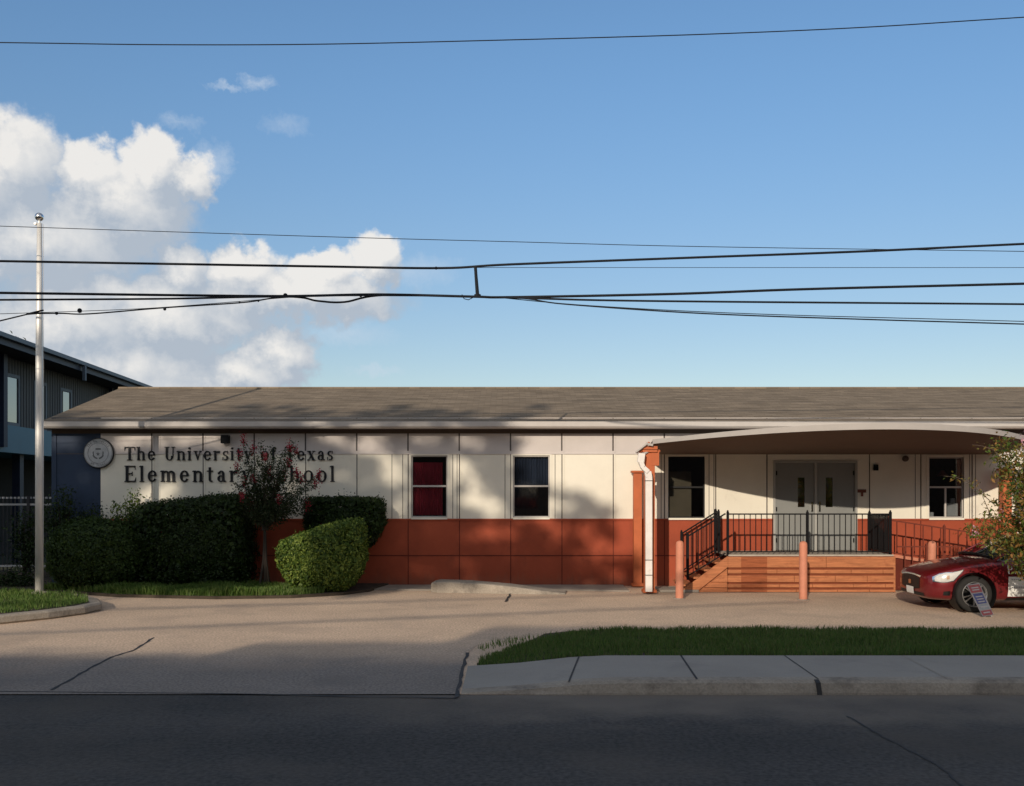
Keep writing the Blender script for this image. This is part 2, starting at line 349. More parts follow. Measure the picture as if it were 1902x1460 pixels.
# shingles: courses, tabs and slow weather variation
def shingles():
    m = bpy.data.materials.new('asphalt_shingles'); m.use_nodes = True; n, l = m.node_tree.nodes, m.node_tree.links; b = n['Principled BSDF']
    t = n.new('ShaderNodeTexCoord')
    br = n.new('ShaderNodeTexBrick'); br.inputs['Scale'].default_value = 1; br.inputs['Brick Width'].default_value = .30; br.inputs['Row Height'].default_value = .14
    br.inputs['Mortar Size'].default_value = .006; br.inputs['Color1'].default_value = (.178, .142, .104, 1); br.inputs['Color2'].default_value = (.238, .19, .138, 1); br.inputs['Mortar'].default_value = (.152, .12, .088, 1)
    l.new(t.outputs['Object'], br.inputs['Vector'])
    mp = n.new('ShaderNodeMapping'); mp.inputs['Scale'].default_value = (.5, 5, 1); l.new(t.outputs['Object'], mp.inputs[0])
    nz = n.new('ShaderNodeTexNoise'); nz.inputs['Scale'].default_value = 1.6; nz.inputs['Detail'].default_value = 8; l.new(mp.outputs[0], nz.inputs['Vector'])
    mr = n.new('ShaderNodeMapRange'); mr.inputs[1].default_value = .3; mr.inputs[2].default_value = .7; mr.inputs[3].default_value = .72; mr.inputs[4].default_value = 1.22; l.new(nz.outputs[0], mr.inputs[0])
    vm = n.new('ShaderNodeVectorMath'); vm.operation = 'SCALE'; l.new(br.outputs[0], vm.inputs[0]); l.new(mr.outputs[0], vm.inputs['Scale'])
    l.new(vm.outputs[0], b.inputs['Base Color']); b.inputs['Roughness'].default_value = .95; b.inputs['Specular IOR Level'].default_value = .1
    bp = n.new('ShaderNodeBump'); bp.inputs['Strength'].default_value = .4; bp.inputs['Distance'].default_value = .01; l.new(br.outputs[0], bp.inputs['Height']); l.new(bp.outputs[0], b.inputs['Normal'])
    return m
M['shingle'] = shingles()

# ------------------------------------------------------------------ ground, road, pavements
def sheet(name, pts, z, m, label=None, th=0.0, z0=None, kind='structure', cat=None):
    """flat polygon at height z; th > 0 gives it sides down to z-th"""
    mb = MB()
    if th: mb.prism([(x, y, z-th) for x, y in pts], (0, 0, th))
    else: mb.v = [(x, y, z) for x, y in pts]; mb.f = [tuple(range(len(pts)))]; mb.mi = [0]
    o = mb.build(name, m); tag(o, label, cat, None, kind)
    return o
sheet('ground', [(-900, -900), (900, -900), (900, 900), (-900, 900)], -.02, M['earth'], 'dark earth ground reaching far beyond the lots')
sheet('road', [(-300, -4), (300, -4), (300, 10.93), (-300, 10.93)], -.006, M['asphalt'], 'dark asphalt street in the foreground')
sheet('parking_lot', [(-16, 10.95), (30, 10.95), (30, 23.6), (-16, 23.6)], -.002, M['lot'], 'tan exposed aggregate parking lot in front of the school')
# grey concrete apron of the driveway
ap = [Vector((-12, 10.94, 0)), Vector((-.58, 10.94, 0)), G(868, 1213), G(890, 1196), G(820, 1192), G(640, 1196), G(480, 1203), G(290, 1186), G(-200, 1178)]
def slab_shade():
    # shade painted into the grey slab by the street, tan aggregate further in
    m = M['lot'].copy(); m.name = 'shade_painted_slab'; M['apron'] = m; n, l = m.node_tree.nodes, m.node_tree.links; b = n['Principled BSDF']; src = b.inputs['Base Color'].links[0].from_socket
    t = n.new('ShaderNodeTexCoord'); sp_ = n.new('ShaderNodeSeparateXYZ'); l.new(t.outputs['Object'], sp_.inputs[0])
    nz = n.new('ShaderNodeTexNoise'); nz.inputs['Scale'].default_value = .7; nz.inputs['Detail'].default_value = 8; l.new(t.outputs['Object'], nz.inputs['Vector'])
    a = n.new('ShaderNodeMath'); a.operation = 'MULTIPLY_ADD'; l.new(nz.outputs[0], a.inputs[0]); a.inputs[1].default_value = 3.0; l.new(sp_.outputs[1], a.inputs[2])
    mr = n.new('ShaderNodeMapRange'); mr.interpolation_type = 'SMOOTHSTEP'; l.new(a.outputs[0], mr.inputs[0]); mr.inputs[1].default_value = 13.6; mr.inputs[2].default_value = 16.2
    mx = n.new('ShaderNodeMix'); mx.data_type = 'RGBA'; l.new(mr.outputs[0], mx.inputs[0]); mx.inputs[7].default_value = (.5, .4, .3, 1); l.new(src, mx.inputs[7])
    vm = n.new('ShaderNodeVectorMath'); vm.operation = 'MULTIPLY'; l.new(src, vm.inputs[0]); vm.inputs[1].default_value = (.40, .47, .58); l.new(vm.outputs[0], mx.inputs[6])
    l.new(mx.outputs[2], b.inputs['Base Color'])
slab_shade()
sheet('driveway_apron', [(p.x, p.y) for p in ap], .003, M['apron'], 'concrete driveway apron with shade painted into its grey street end')

def ribbon(pts, w, z, name, m, label):
    mb = MB(); L = []; Rr = []
    pts = [Vector((p[0], p[1], 0)) for p in pts]
    for i, p in enumerate(pts):
        d = (pts[min(i+1, len(pts)-1)]-pts[max(i-1, 0)]).normalized(); nrm = Vector((-d.y, d.x, 0))
        ww = w*(1+.35*math.sin(i*2.3))
        L.append((p.x+nrm.x*ww/2, p.y+nrm.y*ww/2, z)); Rr.append((p.x-nrm.x*ww/2, p.y-nrm.y*ww/2, z))
    n = len(pts); mb.v = L+Rr; mb.f = [(i, i+1, n+i+1, n+i) for i in range(n-1)]; mb.mi = [0]*(n-1)
    return tag(mb.build(name, m), label, None, None, 'structure')
def gpts(lst, z=0): return [G(a, b, z) for a, b in lst]
def dens(pts, k=6):
    out = []
    for a, b in zip(pts[:-1], pts[1:]):
        for i in range(k): out.append(a.lerp(b, i/k)+Vector((random.gauss(0, .008), random.gauss(0, .008), 0)))
    return out+[pts[-1]]
ribbon(dens(gpts([(95, 1283), (150, 1252), (205, 1222), (250, 1208), (286, 1185)])), .035, .008, 'tar_joint', M['tar'], 'curved dark tar joint across the left of the apron')
ribbon(dens(gpts([(848, 1296), (856, 1256), (868, 1213)])), .04, .008, 'tar_joint', M['tar'], 'dark tar joint where the apron meets the sidewalk')
ribbon(dens(gpts([(-100, 1284), (400, 1289), (848, 1297)])), .03, .006, 'road_seam', M['tar'], 'dark seam between the driveway apron and the street')
ribbon(dens(gpts([(1575, 1330), (1640, 1368), (1740, 1420), (1800, 1470)]), 8), .018, .0, 'road_crack', M['tar'], 'thin crack running diagonally across the asphalt at right')
ribbon(dens(gpts([(940, 1118), (948, 1102)])), .05, .006, 'tar_joint', M['tar'], 'short dark joint in the lot near the wall')
ribbon(dens(gpts([(1085, 1093), (1050, 1098)])), .05, .006, 'tar_joint', M['tar'], 'short joint at the foot of the red wall')

# sidewalk: raised slab on the right, sloping down to the driveway on the left
SW = .14
def sidewalk():
    xs = [-.56, .1, .75, 1.2, 1.9, 2.6, 3.42, 5, 7, 10, 16, 30]
    def h(x): t = min(1, max(0, (x+.56)/1.75)); return .006+(SW-.006)*t*t*(3-2*t)
    mb = MB()
    for x in xs:
        z = h(x); kerb = .16
        row = [(x, 12.68, z), (x, 11.22, z), (x, 11.06, z-.004), (x, 11.0, z-.03*min(1, z*7)), (x-.0, 10.95, max(-.012, z*.25-.02)), (x, 10.94, -.03)]
        mb.v += row
    k = 6
    for i in range(len(xs)-1):
        for j in range(k-1): mb.f.append((i*k+j, i*k+j+1, (i+1)*k+j+1, (i+1)*k+j)); mb.mi.append(0 if j < 1 else 1)
    o = mb.build('sidewalk', [M['walkc'], M['curb']], fix=False)
    b = bmesh.new(); b.from_mesh(o.data)
    bmesh.ops.recalc_face_normals(b, faces=b.faces)
    if b.faces[:][0].normal.z < 0: bmesh.ops.reverse_faces(b, faces=b.faces)
    b.to_mesh(o.data); b.free()
    tag(o, 'pale concrete sidewalk with a rounded weathered kerb', None, None, 'structure')
    return h
hs = sidewalk()
for i, (a, b) in enumerate([((1075, 1217), (1055, 1257)), ((1266, 1219), (1291, 1258)), ((1464, 1222), (1524, 1264)), ((1700, 1228), (1762, 1262))]):
    p = G(a[0], a[1], SW); q = G(b[0], b[1], SW)
    pts = [Vector((p.x, 12.66, 0)), Vector((q.x, 11.08, 0))]
    mb = MB()
    w = (.011, .012, .008, .005)[i]
    d = [pts[0].lerp(pts[1], t/6) for t in range(7)]
    L = [(v.x-w, v.y, hs(v.x-w)+.004) for v in d]; Q = [(v.x+w, v.y, hs(v.x+w)+.004) for v in d]
    mb.v = L+Q; mb.f = [(k, k+1, 8+k, 7+k) for k in range(6)]; mb.mi = [0]*6
    lab = ['first sidewalk joint from the driveway, leaning left', 'second sidewalk joint from the driveway', 'third sidewalk joint, running to the kerb break', 'faint fourth sidewalk joint at far right'][i]
    tag(mb.build('sidewalk_joint', M['tar'] if i < 3 else M['curb']), lab, None, None, 'structure')
xk = G(1522, 1290).x
tag(MB().prism([(xk-.02, 11.06, SW+.002), (xk-.02, 10.985, SW-.02), (xk-.02, 10.93, 0), (xk-.02, 10.92, -.01), (xk-.02, 10.96, -.01)], (.05, 0, 0)).build('kerb_break', M['tar']), 'dark vertical joint in the kerb face', None, None, 'structure')

# grass strip
def inpoly(x, y, poly):
    c = np.zeros(x.shape, bool); n = len(poly)
    for i in range(n):
        x1, y1 = poly[i]; x2, y2 = poly[(i+1) % n]
        if y1 == y2: continue
        k = ((y1 > y) != (y2 > y)) & (x < (x2-x1)*(y-y1)/(y2-y1)+x1); c ^= k
    return c
def mesh_np(name, V, nper, mat_, parent=None):
    """V: (N, nper, 3) separate polygons"""
    N = V.shape[0]; me = bpy.data.meshes.new(name)
    me.vertices.add(N*nper); me.vertices.foreach_set('co', V.reshape(-1).astype(np.float32))
    me.loops.add(N*nper); me.loops.foreach_set('vertex_index', np.arange(N*nper, dtype=np.int32))
    me.polygons.add(N); me.polygons.foreach_set('loop_start', np.arange(0, N*nper, nper, dtype=np.int32))
    me.update(calc_edges=True); me.validate()
    return link(name, me, mat_, parent)
def blades(name, poly, n, zf, hmin, hmax, m, label, lean=.5, w=.005, clump=True, parent=None):
    xs = [p[0] for p in poly]; ys = [p[1] for p in poly]
    x = RNG.uniform(min(xs), max(xs), n*3); y = RNG.uniform(min(ys), max(ys), n*3); k = inpoly(x, y, poly); x, y = x[k][:n], y[k][:n]; n = len(x)
    cl = .5+.5*np.sin(x*3.1+np.sin(y*4))*np.sin(y*3.7+np.cos(x*2.3)) if clump else 1
    h = RNG.uniform(hmin, hmax, n)*(.6+.6*cl)
    a = RNG.uniform(0, 2*np.pi, n); dx, dy = np.cos(a), np.sin(a); l = RNG.uniform(0, lean, n)*h; b = RNG.uniform(0, 2*np.pi, n)
    z = zf+np.zeros(n) if zf is not None else np.array([hs(float(q))-.015-.012*max(0, float(p)-12.8) for q, p in zip(x, y)])
    V = np.zeros((n, 4, 3)); ww = w*RNG.uniform(.7, 1.5, n)
    V[:, 0] = np.stack([x-dx*ww, y-dy*ww, z], 1); V[:, 1] = np.stack([x+dx*ww, y+dy*ww, z], 1)
    V[:, 2] = np.stack([x+dx*ww*.7+np.cos(b)*l*.4, y+dy*ww*.7+np.sin(b)*l*.4, z+h*.6], 1)
    V[:, 3] = np.stack([x+np.cos(b)*l, y+np.sin(b)*l, z+h], 1)
    o = mesh_np(name, V, 4, m, parent); tag(o, label, 'grass', None, 'stuff'); return o
strip = [(-.45, 12.69), (-.42, 13.2), (-.1, 14.0), (.35, 14.6), (.9, 15.0), (2, 15.25), (6, 15.3), (18, 15.3), (18, 12.69)]
mb = MB(); gx = [-.45, -.2, .1, .5, .9, 1.3, 2, 3.5, 6, 12, 18]
for x in gx:
    yb = min(15.3, 12.69+(x+.5)*2.6) if x < .6 else 15.3
    mb.v += [(x, 12.69, hs(x)-.012), (x, yb, max(.01, hs(x)-.05)), (x, yb+.12, .0)]
for i in range(len(gx)-1):
    for j in range(2): mb.f.append((i*3+j, i*3+3+j, i*3+4+j, i*3+j+1)); mb.mi.append(0)
tag(mb.build('grass_bed', M['soil']), 'soil bed under the grass strip', None, None, 'structure')
blades('grass', strip, 110000, None, .04, .10, M['grass'], 'dark green grass strip between the sidewalk and the lot')
edge = [(-.4, 13.6), (.3, 14.5), (.9, 14.9), (2, 15.1), (18, 15.15), (18, 15.4), (2, 15.4), (.8, 15.3), (.0, 14.7), (-.5, 13.9)]
blades('tall_grass', edge, 4000, .04, .06, .15, M['grass2'], 'longer pale grass tips along the back of the strip', lean=.6)

# left island with curb
isl = [(-15, 15.6), (-10, 16.15), (-8.6, 16.6), (-8.05, 17.3), (-7.72, 18.0), (-7.66, 18.6), (-8.0, 19.3), (-8.7, 20.1), (-9.8, 20.6), (-15, 20.8)]
def shrink(poly, d):
    c = Vector((sum(p[0] for p in poly)/len(poly), sum(p[1] for p in poly)/len(poly))); out = []
    for p in poly:
        v = Vector(p)-c; out.append(tuple(c+v*(1-d/v.length)))
    return out
sheet('island_kerb', isl, .15, M['curb'], 'concrete kerbed island at left', th=.15).modifiers.new('bevel', 'BEVEL').width = .03
isg = shrink(isl, .22)
sheet('island_soil', isg, .158, M['soil'], 'soil of the small island')
blades('island_grass', isg, 26000, .155, .05, .15, M['grass2'], 'grass on the kerbed island around the flagpole')
# lawn bed in front of the hedges
lawn = [(-15, 21.9), (-10.2, 22.0), (-9.2, 21.4), (-8.3, 20.9), (-6.1, 20.5), (-4.6, 20.7), (-3.6, 21.3), (-3.15, 22.0), (-2.9, 23.38), (-15, 27.5)]
sheet('lawn', lawn, .06, M['soil'], 'shaded lawn bed in front of the school wall', th=.06)
front = [(-10.5, 22.1), (-9.2, 21.45), (-8.3, 20.95), (-6.1, 20.55), (-4.6, 20.75), (-4.0, 21.2), (-4.5, 22.2), (-8, 22.4)]
blades('lawn_grass', front, 30000, .06, .08, .2, M['grass2'], 'long grass growing at the foot of the hedges', w=.007)

# low concrete kerb / walk pieces by the wall
a = [G(800, 1101), G(1050, 1104)]
mb = MB()
z1 = .24; pts = [(800, 1100, .20), (812, 1101, .24), (870, 1102, .23), (940, 1103, .17), (1000, 1104, .09), (1050, 1104, .02)]
for px, py, z in pts:
    g = G(px, py); mb.v += [(g.x, g.y, 0), (g.x, g.y+.02, z), (g.x+.05, g.y+.55, z+.01), (g.x+.05, g.y+.9, 0)]
for i in range(len(pts)-1):
    for j in range(3): mb.f.append((i*4+j, i*4+j+1, i*4+j+5, i*4+j+4)); mb.mi.append(0)
mb.f.append((0, 1, 2, 3)); mb.mi.append(0)
tag(mb.build('concrete_ramp', M['curb'], bevel=.03), 'low wedge of tan concrete lying at the foot of the red wall', 'concrete kerb')
sheet('walkway', [(-3.1, 22.35), (-1.2, 22.2), (1.6, 22.2), (2.6, 22.0), (2.6, 23.39), (-3.1, 23.39)], .03, M['concrete'], 'narrow concrete walk along the wall', th=.03)
tag(MB().box(3.25, 4.1, 21.85, 22.6, 0, .06).build('splash_slab', M['concrete'], bevel=.01), 'pale concrete slab beside the downspout foot', 'slab')

# ------------------------------------------------------------------ school building
XL = -10.80; XR = 30
bd = empty('school_building', (8, WY, 0), 'long single storey school with cream, red and navy walls and a shingle roof', 'school')
def wall(x0, x1, z0, z1, holes, y0=WY, y1=WY+.18):
    mb = MB(); xs = sorted({x0, x1, *[v for h in holes for v in (h[0], h[1]) if x0 < v < x1]}); zs = sorted({z0, z1, *[v for h in holes for v in (h[2], h[3]) if z0 < v < z1]})
    for i in range(len(xs)-1):
        for j in range(len(zs)-1):
            cx, cz = (xs[i]+xs[i+1])/2, (zs[j]+zs[j+1])/2
            if any(h[0] < cx < h[1] and h[2] < cz < h[3] for h in holes): continue
            mb.box(xs[i], xs[i+1], y0, y1, zs[j], zs[j+1])
    return mb
ZB = zw(964); ZU = zw(843); ZT = 3.95
win = [(764, 831, 846, 961), (953, 1021, 846, 961), (1241, 1309, 848, 962), (1725, 1790, 849, 962)]
holes = [(xw(a), xw(b), zw(d), zw(c)) for a, b, c, d in win]
door_h = (xw(1436), xw(1592), .80, zw(856))
XN = xw(187)
wall(XL, XN, 0, ZT, []).build('navy_wall', M['navy'], bd)
jr = wall(XN, XR, 0, ZB, [door_h]); jm = wall(XN, XR, ZB, ZU, holes+[door_h]); jf = wall(XN, XR, ZU, ZT, [])
MB().box(XL, XL+.18, WY+.19, 31.6, 0, ZT).build('end_wall', M['navy'], bd)
MB().box(XL, XR, 31.6, 31.78, 0, ZT).build('back_wall', M['cream'], bd)
# gable of the left end
MB().prism([(XL+.01, WY+.2, ZT), (XL+.01, 27.6, 4.95), (XL+.01, 31.6, ZT)], (.16, 0, 0)).build('gable', M['navy'], bd)
# interior shell
ib = MB(); ib.box(XN+.2, XR, 26.2, 26.3, 0, 3.4); ib.box(XN+.2, XR, WY+.2, 26.2, 3.35, 3.4); ib.box(XN+.2, XR, WY+.2, 26.2, .7, .75); ib.build('interior', M['interior'], bd)
# panel joints
for k in range(0, 30):
    px = 187+95.2*k
    if px > 3000: break
    x = xw(px)
    if k and not any(h[0]-.03 < x < h[1]+.03 for h in holes+[door_h]):
        jm.box(x-.011, x+.011, WY-.004, WY+.01, ZB+.01, ZU, 1)
        jm.box(x+.015, x+.055, WY-.012, WY+.01, ZB+.012, ZU-.01)
    if k:
        jf.box(x-.022, x+.012, WY-.005, WY+.01, ZU+.07, ZT-.01, 1)
        jf.box(x+.02, x+.05, WY-.01, WY+.01, ZU+.03, ZT-.01)
    if not door_h[0] < x < door_h[1]: jr.box(x-.010, x+.010, WY-.004, WY+.01, .02, ZB-.03, 1)
for px in (728, 748, 841, 849, 938, 1031, 1228, 1317, 1326, 1424, 1700, 1801, 1812):
    x = xw(px); jm.box(x-.007, x+.007, WY-.0035, WY+.01, ZB+.012, ZU-.012, 1)
for x0, x1 in ((XN, door_h[0]), (door_h[1], XR)):
    jr.box(x0, x1, WY-.006, WY+.01, zw(1032)-.012, zw(1032)+.012, 1)
jm.build('cream_wall', [M['cream'], M['joint']], bd); jr.build('red_wainscot', [M['redwall'], M['joint_shade_red']], bd); jf.build('frieze', [M['lilac'], M['joint']], bd)
rt = MB()
for x0, x1 in ((XN, door_h[0]), (door_h[1], XR)): rt.box(x0, x1, WY-.022, WY+.01, ZB-.035, ZB+.008)
rt.build('wainscot_cap', M['redwall'], bd)
MB().box(XN, door_h[0], WY-.02, WY+.01, ZU-.01, ZU+.02).build('frieze_trim', M['lilac'], bd)
MB().box(door_h[1], XR, WY-.02, WY+.01, ZU-.01, ZU+.02).build('frieze_trim', M['lilac'], bd)
MB().box(XL, XN, WY-.004, WY+.01, ZU-.008, ZU+.008).build('panel_joint', M['joint'], bd)
MB().box(XL-.01, XL+.10, WY-.02, WY+.01, 0, ZT).build('corner_board', M['navy'], bd)

# roof
YE = 23.02; ZE = zw(783) if False else H+128/F*YE; YR = 27.6; ZR = H+189/F*YR; XRL = -10.9
rise = (ZR-ZE)/(YR-YE)
def roof():
    L = XR-XRL; sl = math.hypot(YR-YE, ZR-ZE)
    ax = math.atan2(ZR-ZE, YR-YE)
    for k, (yy, zz, ang, wid) in enumerate([(YE, ZE, ax, sl)]):
        mb = MB(); mb.box(0, L, 0, wid, -.022, 0); me_o = mb.build('roof', M['shingle'], bd)
        me_o.location = Vector((XRL, yy, zz))-bd.location; me_o.rotation_euler = (ang, 0, 0)
    mb = MB(); mb.box(0, L, 0, sl, -.05, 0); o = mb.build('roof', M['shingle'], bd)
    o.location = Vector((XR, YR+(YR-YE), ZE))-bd.location; o.rotation_euler = (ax, 0, math.pi)
roof()
MB().tube([(XRL, YR, ZR+.005), (XR, YR, ZR+.005)], .05, 6).build('ridge_cap', M['shingle'], bd)
# rake board, soffit, gutter
MB().prism([(XRL-.02, YE, ZE-.20), (XRL-.02, YE, ZE-.01), (XRL-.02, YR, ZR-.01), (XRL-.02, YR, ZR-.20)], (.03, 0, 0)).build('rake_board', M['bldgroof'], bd)
gz0 = H+(HY-796)/F*(YE-.06); gz1 = H+(HY-783)/F*(YE-.06)
gt = MB(); gt.prism([(XRL-.03, YE-.10, gz1), (XRL-.03, YE-.10, gz0+.05), (XRL-.03, YE-.06, gz0+.01), (XRL-.03, YE+.02, gz0), (XRL-.03, YE+.02, gz1-.01), (XRL-.03, YE-.08, gz1-.01)], (XR-XRL, 0, 0))
gt.build('gutter', M['white'], bd)
MB().box(XRL, XR, YE+.025, WY-.002, gz0-.0, gz0+.03).build('soffit', M['soffit'], bd)
MB().box(XRL+.1, XR, WY-.03, WY-.003, gz0-.09, gz0-.002).build('frieze_board', M['soffit'], bd)

# windows
def window(i, label):
    a, b, c, d = win[i]; x0, x1, z1, z0 = xw(a), xw(b), zw(c), zw(d)
    f = MB(); t = .045
    f.box(x0-.05, x0+.0, WY-.014, WY+.06, z0-.02, z1+.05); f.box(x1, x1+.05, WY-.014, WY+.06, z0-.02, z1+.05)
    f.box(x0, x1, WY-.014, WY+.06, z1, z1+.05); f.box(x0, x1, WY-.035, WY+.06, z0-.045, z0)
    o = f.build('window', M['cream'], bd); o['label'] = label
    zm = zw(903) if i < 2 else zw(905)
    s = MB(); s.box(x0+.001, x0+.03, WY+.03, WY+.06, z0+.001, z1-.001); s.box(x1-.03, x1-.001, WY+.03, WY+.06, z0+.001, z1-.001); s.box(x0+.03, x1-.03, WY+.03, WY+.06, z1-.03, z1-.001); s.box(x0+.03, x1-.03, WY+.03, WY+.06, z0+.001, z0+.03)
    s.box(x0+.03, x1-.03, WY+.02, WY+.06, zm-.02, zm+.022)
    s.build('sash', M['white'] if i != 2 else M['cardark'], o)
    if i == 3: MB().box(xw(1757)-.02, xw(1757)+.02, WY+.022, WY+.055, z0+.03, zm-.02).build('mullion', M['white'], o)
    MB().box(x0+.03, x1-.03, WY+.044, WY+.048, zm+.022, z1-.03).build('pane', M['glass'], o)
    MB().box(x0+.03, x1-.03, WY+.046, WY+.05, z0+.03, zm-.02).build('pane', M['glass'] if i in (0, 2, 3) else M['glassdark'], o)
    return o, x0, x1, z0, z1, zm
def curtain(x0, x1, z0, z1, m, par, y=WY+.14, folds=14, amp=.02, name='curtain'):
    mb = MB(); n = folds*4
    for k in range(n+1):
        x = x0+(x1-x0)*k/n; yy = y+amp*math.sin(k*math.pi/2+.4*math.sin(k*.7))
        mb.v += [(x, yy, z0+.01*math.sin(k)), (x, yy, z1)]
    for k in range(n): mb.f.append((2*k, 2*k+2, 2*k+3, 2*k+1)); mb.mi.append(0)
    mb.build(name, m, par, smooth=True)
o, x0, x1, z0, z1, zm = window(0, 'window with a maroon curtain behind both panes')
curtain(x0+.03, x1-.12, z0+.05, z1-.16, M['curtain'], o)
o, x0, x1, z0, z1, zm = window(1, 'dark window with a white mid rail')
curtain(x0+.03, x1-.03, z0+.04, z1-.04, mat('navy_curtain', (.045, .055, .085), .9, var=.3, vscale=5, stretch=(4, 1, .3)), o, folds=12)
o, x0, x1, z0, z1, zm = window(2, 'dark window beneath the left end of the canopy')
MB().box(x0+.04, x1-.30, WY+.09, WY+.10, z0+.03, z1-.35).build('blind', M['blind'], o)
o, x0, x1, z0, z1, zm = window(3, 'window behind the branches with a split lower sash')
MB().box(x1-.30, x1-.05, WY+.20, WY+.4, z0+.04, z0+.34).box(x1-.20, x1-.11, WY+.22, WY+.3, z0+.34, z0+.46).build('printer', M['white'], o)
MB().lathe([(.0, .12), (.04, .12), (.12, .0), (.13, -.02), (.0, -.02)], (x1-.28, WY+.5, z1-.42)).build('lamp_shade', mat('pink_shade', (.5, .2, .16), .7), o, smooth=True)
MB().lathe([(.0, 0), (.05, 0), (.05, .10), (0, .10)], (x0+.15, WY+.2, z0+.03), n=12).build('cup', M['white'], o)

# double door
x0, x1, z0, z1 = door_h
ft = .05
dr = MB(); dr.box(x0-.0, x0+ft, WY-.03, WY+.1, z0+.02, z1-.0); dr.box(x1-ft, x1, WY-.03, WY+.1, z0+.02, z1); dr.box(x0+ft, x1-ft, WY-.03, WY+.1, z1-ft, z1); dr.box(xw(1515)-.03, xw(1515)+.03, WY-.02, WY+.08, z0+.02, z1-ft)
door = dr.build('door_frame', M['doorframe'], bd)
for k, (a, b, g0, g1, hx) in enumerate([(x0+ft, xw(1515)-.03, 1482, 1495, x0+.08), (xw(1515)+.03, x1-ft, 1534, 1547, x1-.08)]):
    gx0, gx1, gz0_, gz1_ = xw(g0), xw(g1), zw(942), zw(887)
    lf = wall(a+.004, b-.004, z0+.04, z1-ft-.005, [(gx0, gx1, gz0_, gz1_)], WY+.01, WY+.06).build('door', M['door'], door)
    lf['label'] = ['left grey door leaf', 'right grey door leaf'][k]
    g = MB().box(gx0, gx1, WY+.03, WY+.036, gz0_, gz1_).build('door_glass', M['glassdark'], door)
    for hz in (1.02, 1.75, 2.6): MB().box(hx-.012, hx+.012, WY-.012, WY+.009, hz, hz+.1).build('hinge', M['black'], door)
    px_ = 1508 if k == 0 else 1522
    MB().box(xw(px_)-.02, xw(px_)+.02, WY-.03, WY+.009, 1.75, 1.98).build('door_handle', M['chrome'], door)
MB().box(x0, x1, WY-.04, WY+.3, z0-.0, z0+.02).build('threshold', M['concrete'], door)
# small wall fittings
tag(MB().box(xw(1592), xw(1608), WY-.03, WY-.002, zw(915), zw(909)).box(xw(1599), xw(1603), WY-.02, WY-.002, zw(922), zw(915)).build('door_notice', mat('brown_plaque', (.16, .05, .03), .5)), 'small brown plaque on the wall right of the grey doors', 'plaque')
tag(MB().box(xw(1622), xw(1630), WY-.06, WY-.002, zw(874), zw(863)).lathe([(0, -.08), (.02, -.08), (.03, -.055)], (xw(1626), WY, zw(868)), 'y', 10).build('doorbell_camera', M['black']), 'little black box high on the wall right of the doors', 'camera')
tag(MB().lathe([(0, -.09), (.05, -.09), (.07, -.05), (.07, -.001)], (xw(1681), WY, zw(852)), 'y', 16).build('wall_light', M['soffit'], smooth=True), 'round brown light fitting high under the canopy', 'wall light')
fl = empty('floodlight', (xw(421), WY, zw(816)), 'black security floodlight high on the wall between the lettering and the eave', 'floodlight')
MB().box(xw(414), xw(429), WY-.20, WY-.06, zw(824), zw(809)).build('lamp_head', M['black'], fl, bevel=.01)
MB().box(xw(418), xw(425), WY-.058, WY-.002, zw(820), zw(812)).build('bracket', M['black'], fl)

# ------------------------------------------------------------------ lettering (bold serif, raised)
TH, TN, SF = .175, .065, .055
def rect(a, b, c, d): return [(a, b), (c, b), (c, d), (a, d)]
def arc(cx, cy, rx, ry, a0, a1, thick=TH, thin=TN, n=14):
    o_, i_ = [], []
    for k in range(n+1):
        t = R(a0+(a1-a0)*k/n); w = thin+(thick-thin)*abs(math.cos(t))**1.4
        o_.append((cx+rx*math.cos(t), cy+ry*math.sin(t))); i_.append((cx+(rx-w)*math.cos(t), cy+(ry-min(w, thin*1.2+.0))*math.sin(t)))
    return [[o_[k], o_[k+1], i_[k+1], i_[k]] for k in range(n)]
def stem(x, y0, y1, w=TH, sb=.07, st=0, stl=0):
    s = [rect(x, y0, x+w, y1)]
    if sb: s.append(rect(x-sb, y0, x+w+sb, y0+SF))
    if st: s.append(rect(x-st, y1-SF, x+w+st, y1))
    if stl: s.append([(x-stl, y1-SF*1.6), (x, y1-SF*1.6), (x+.02, y1), (x-.01, y1), (x-stl, y1-SF*.7)])
    return s
XH = .70
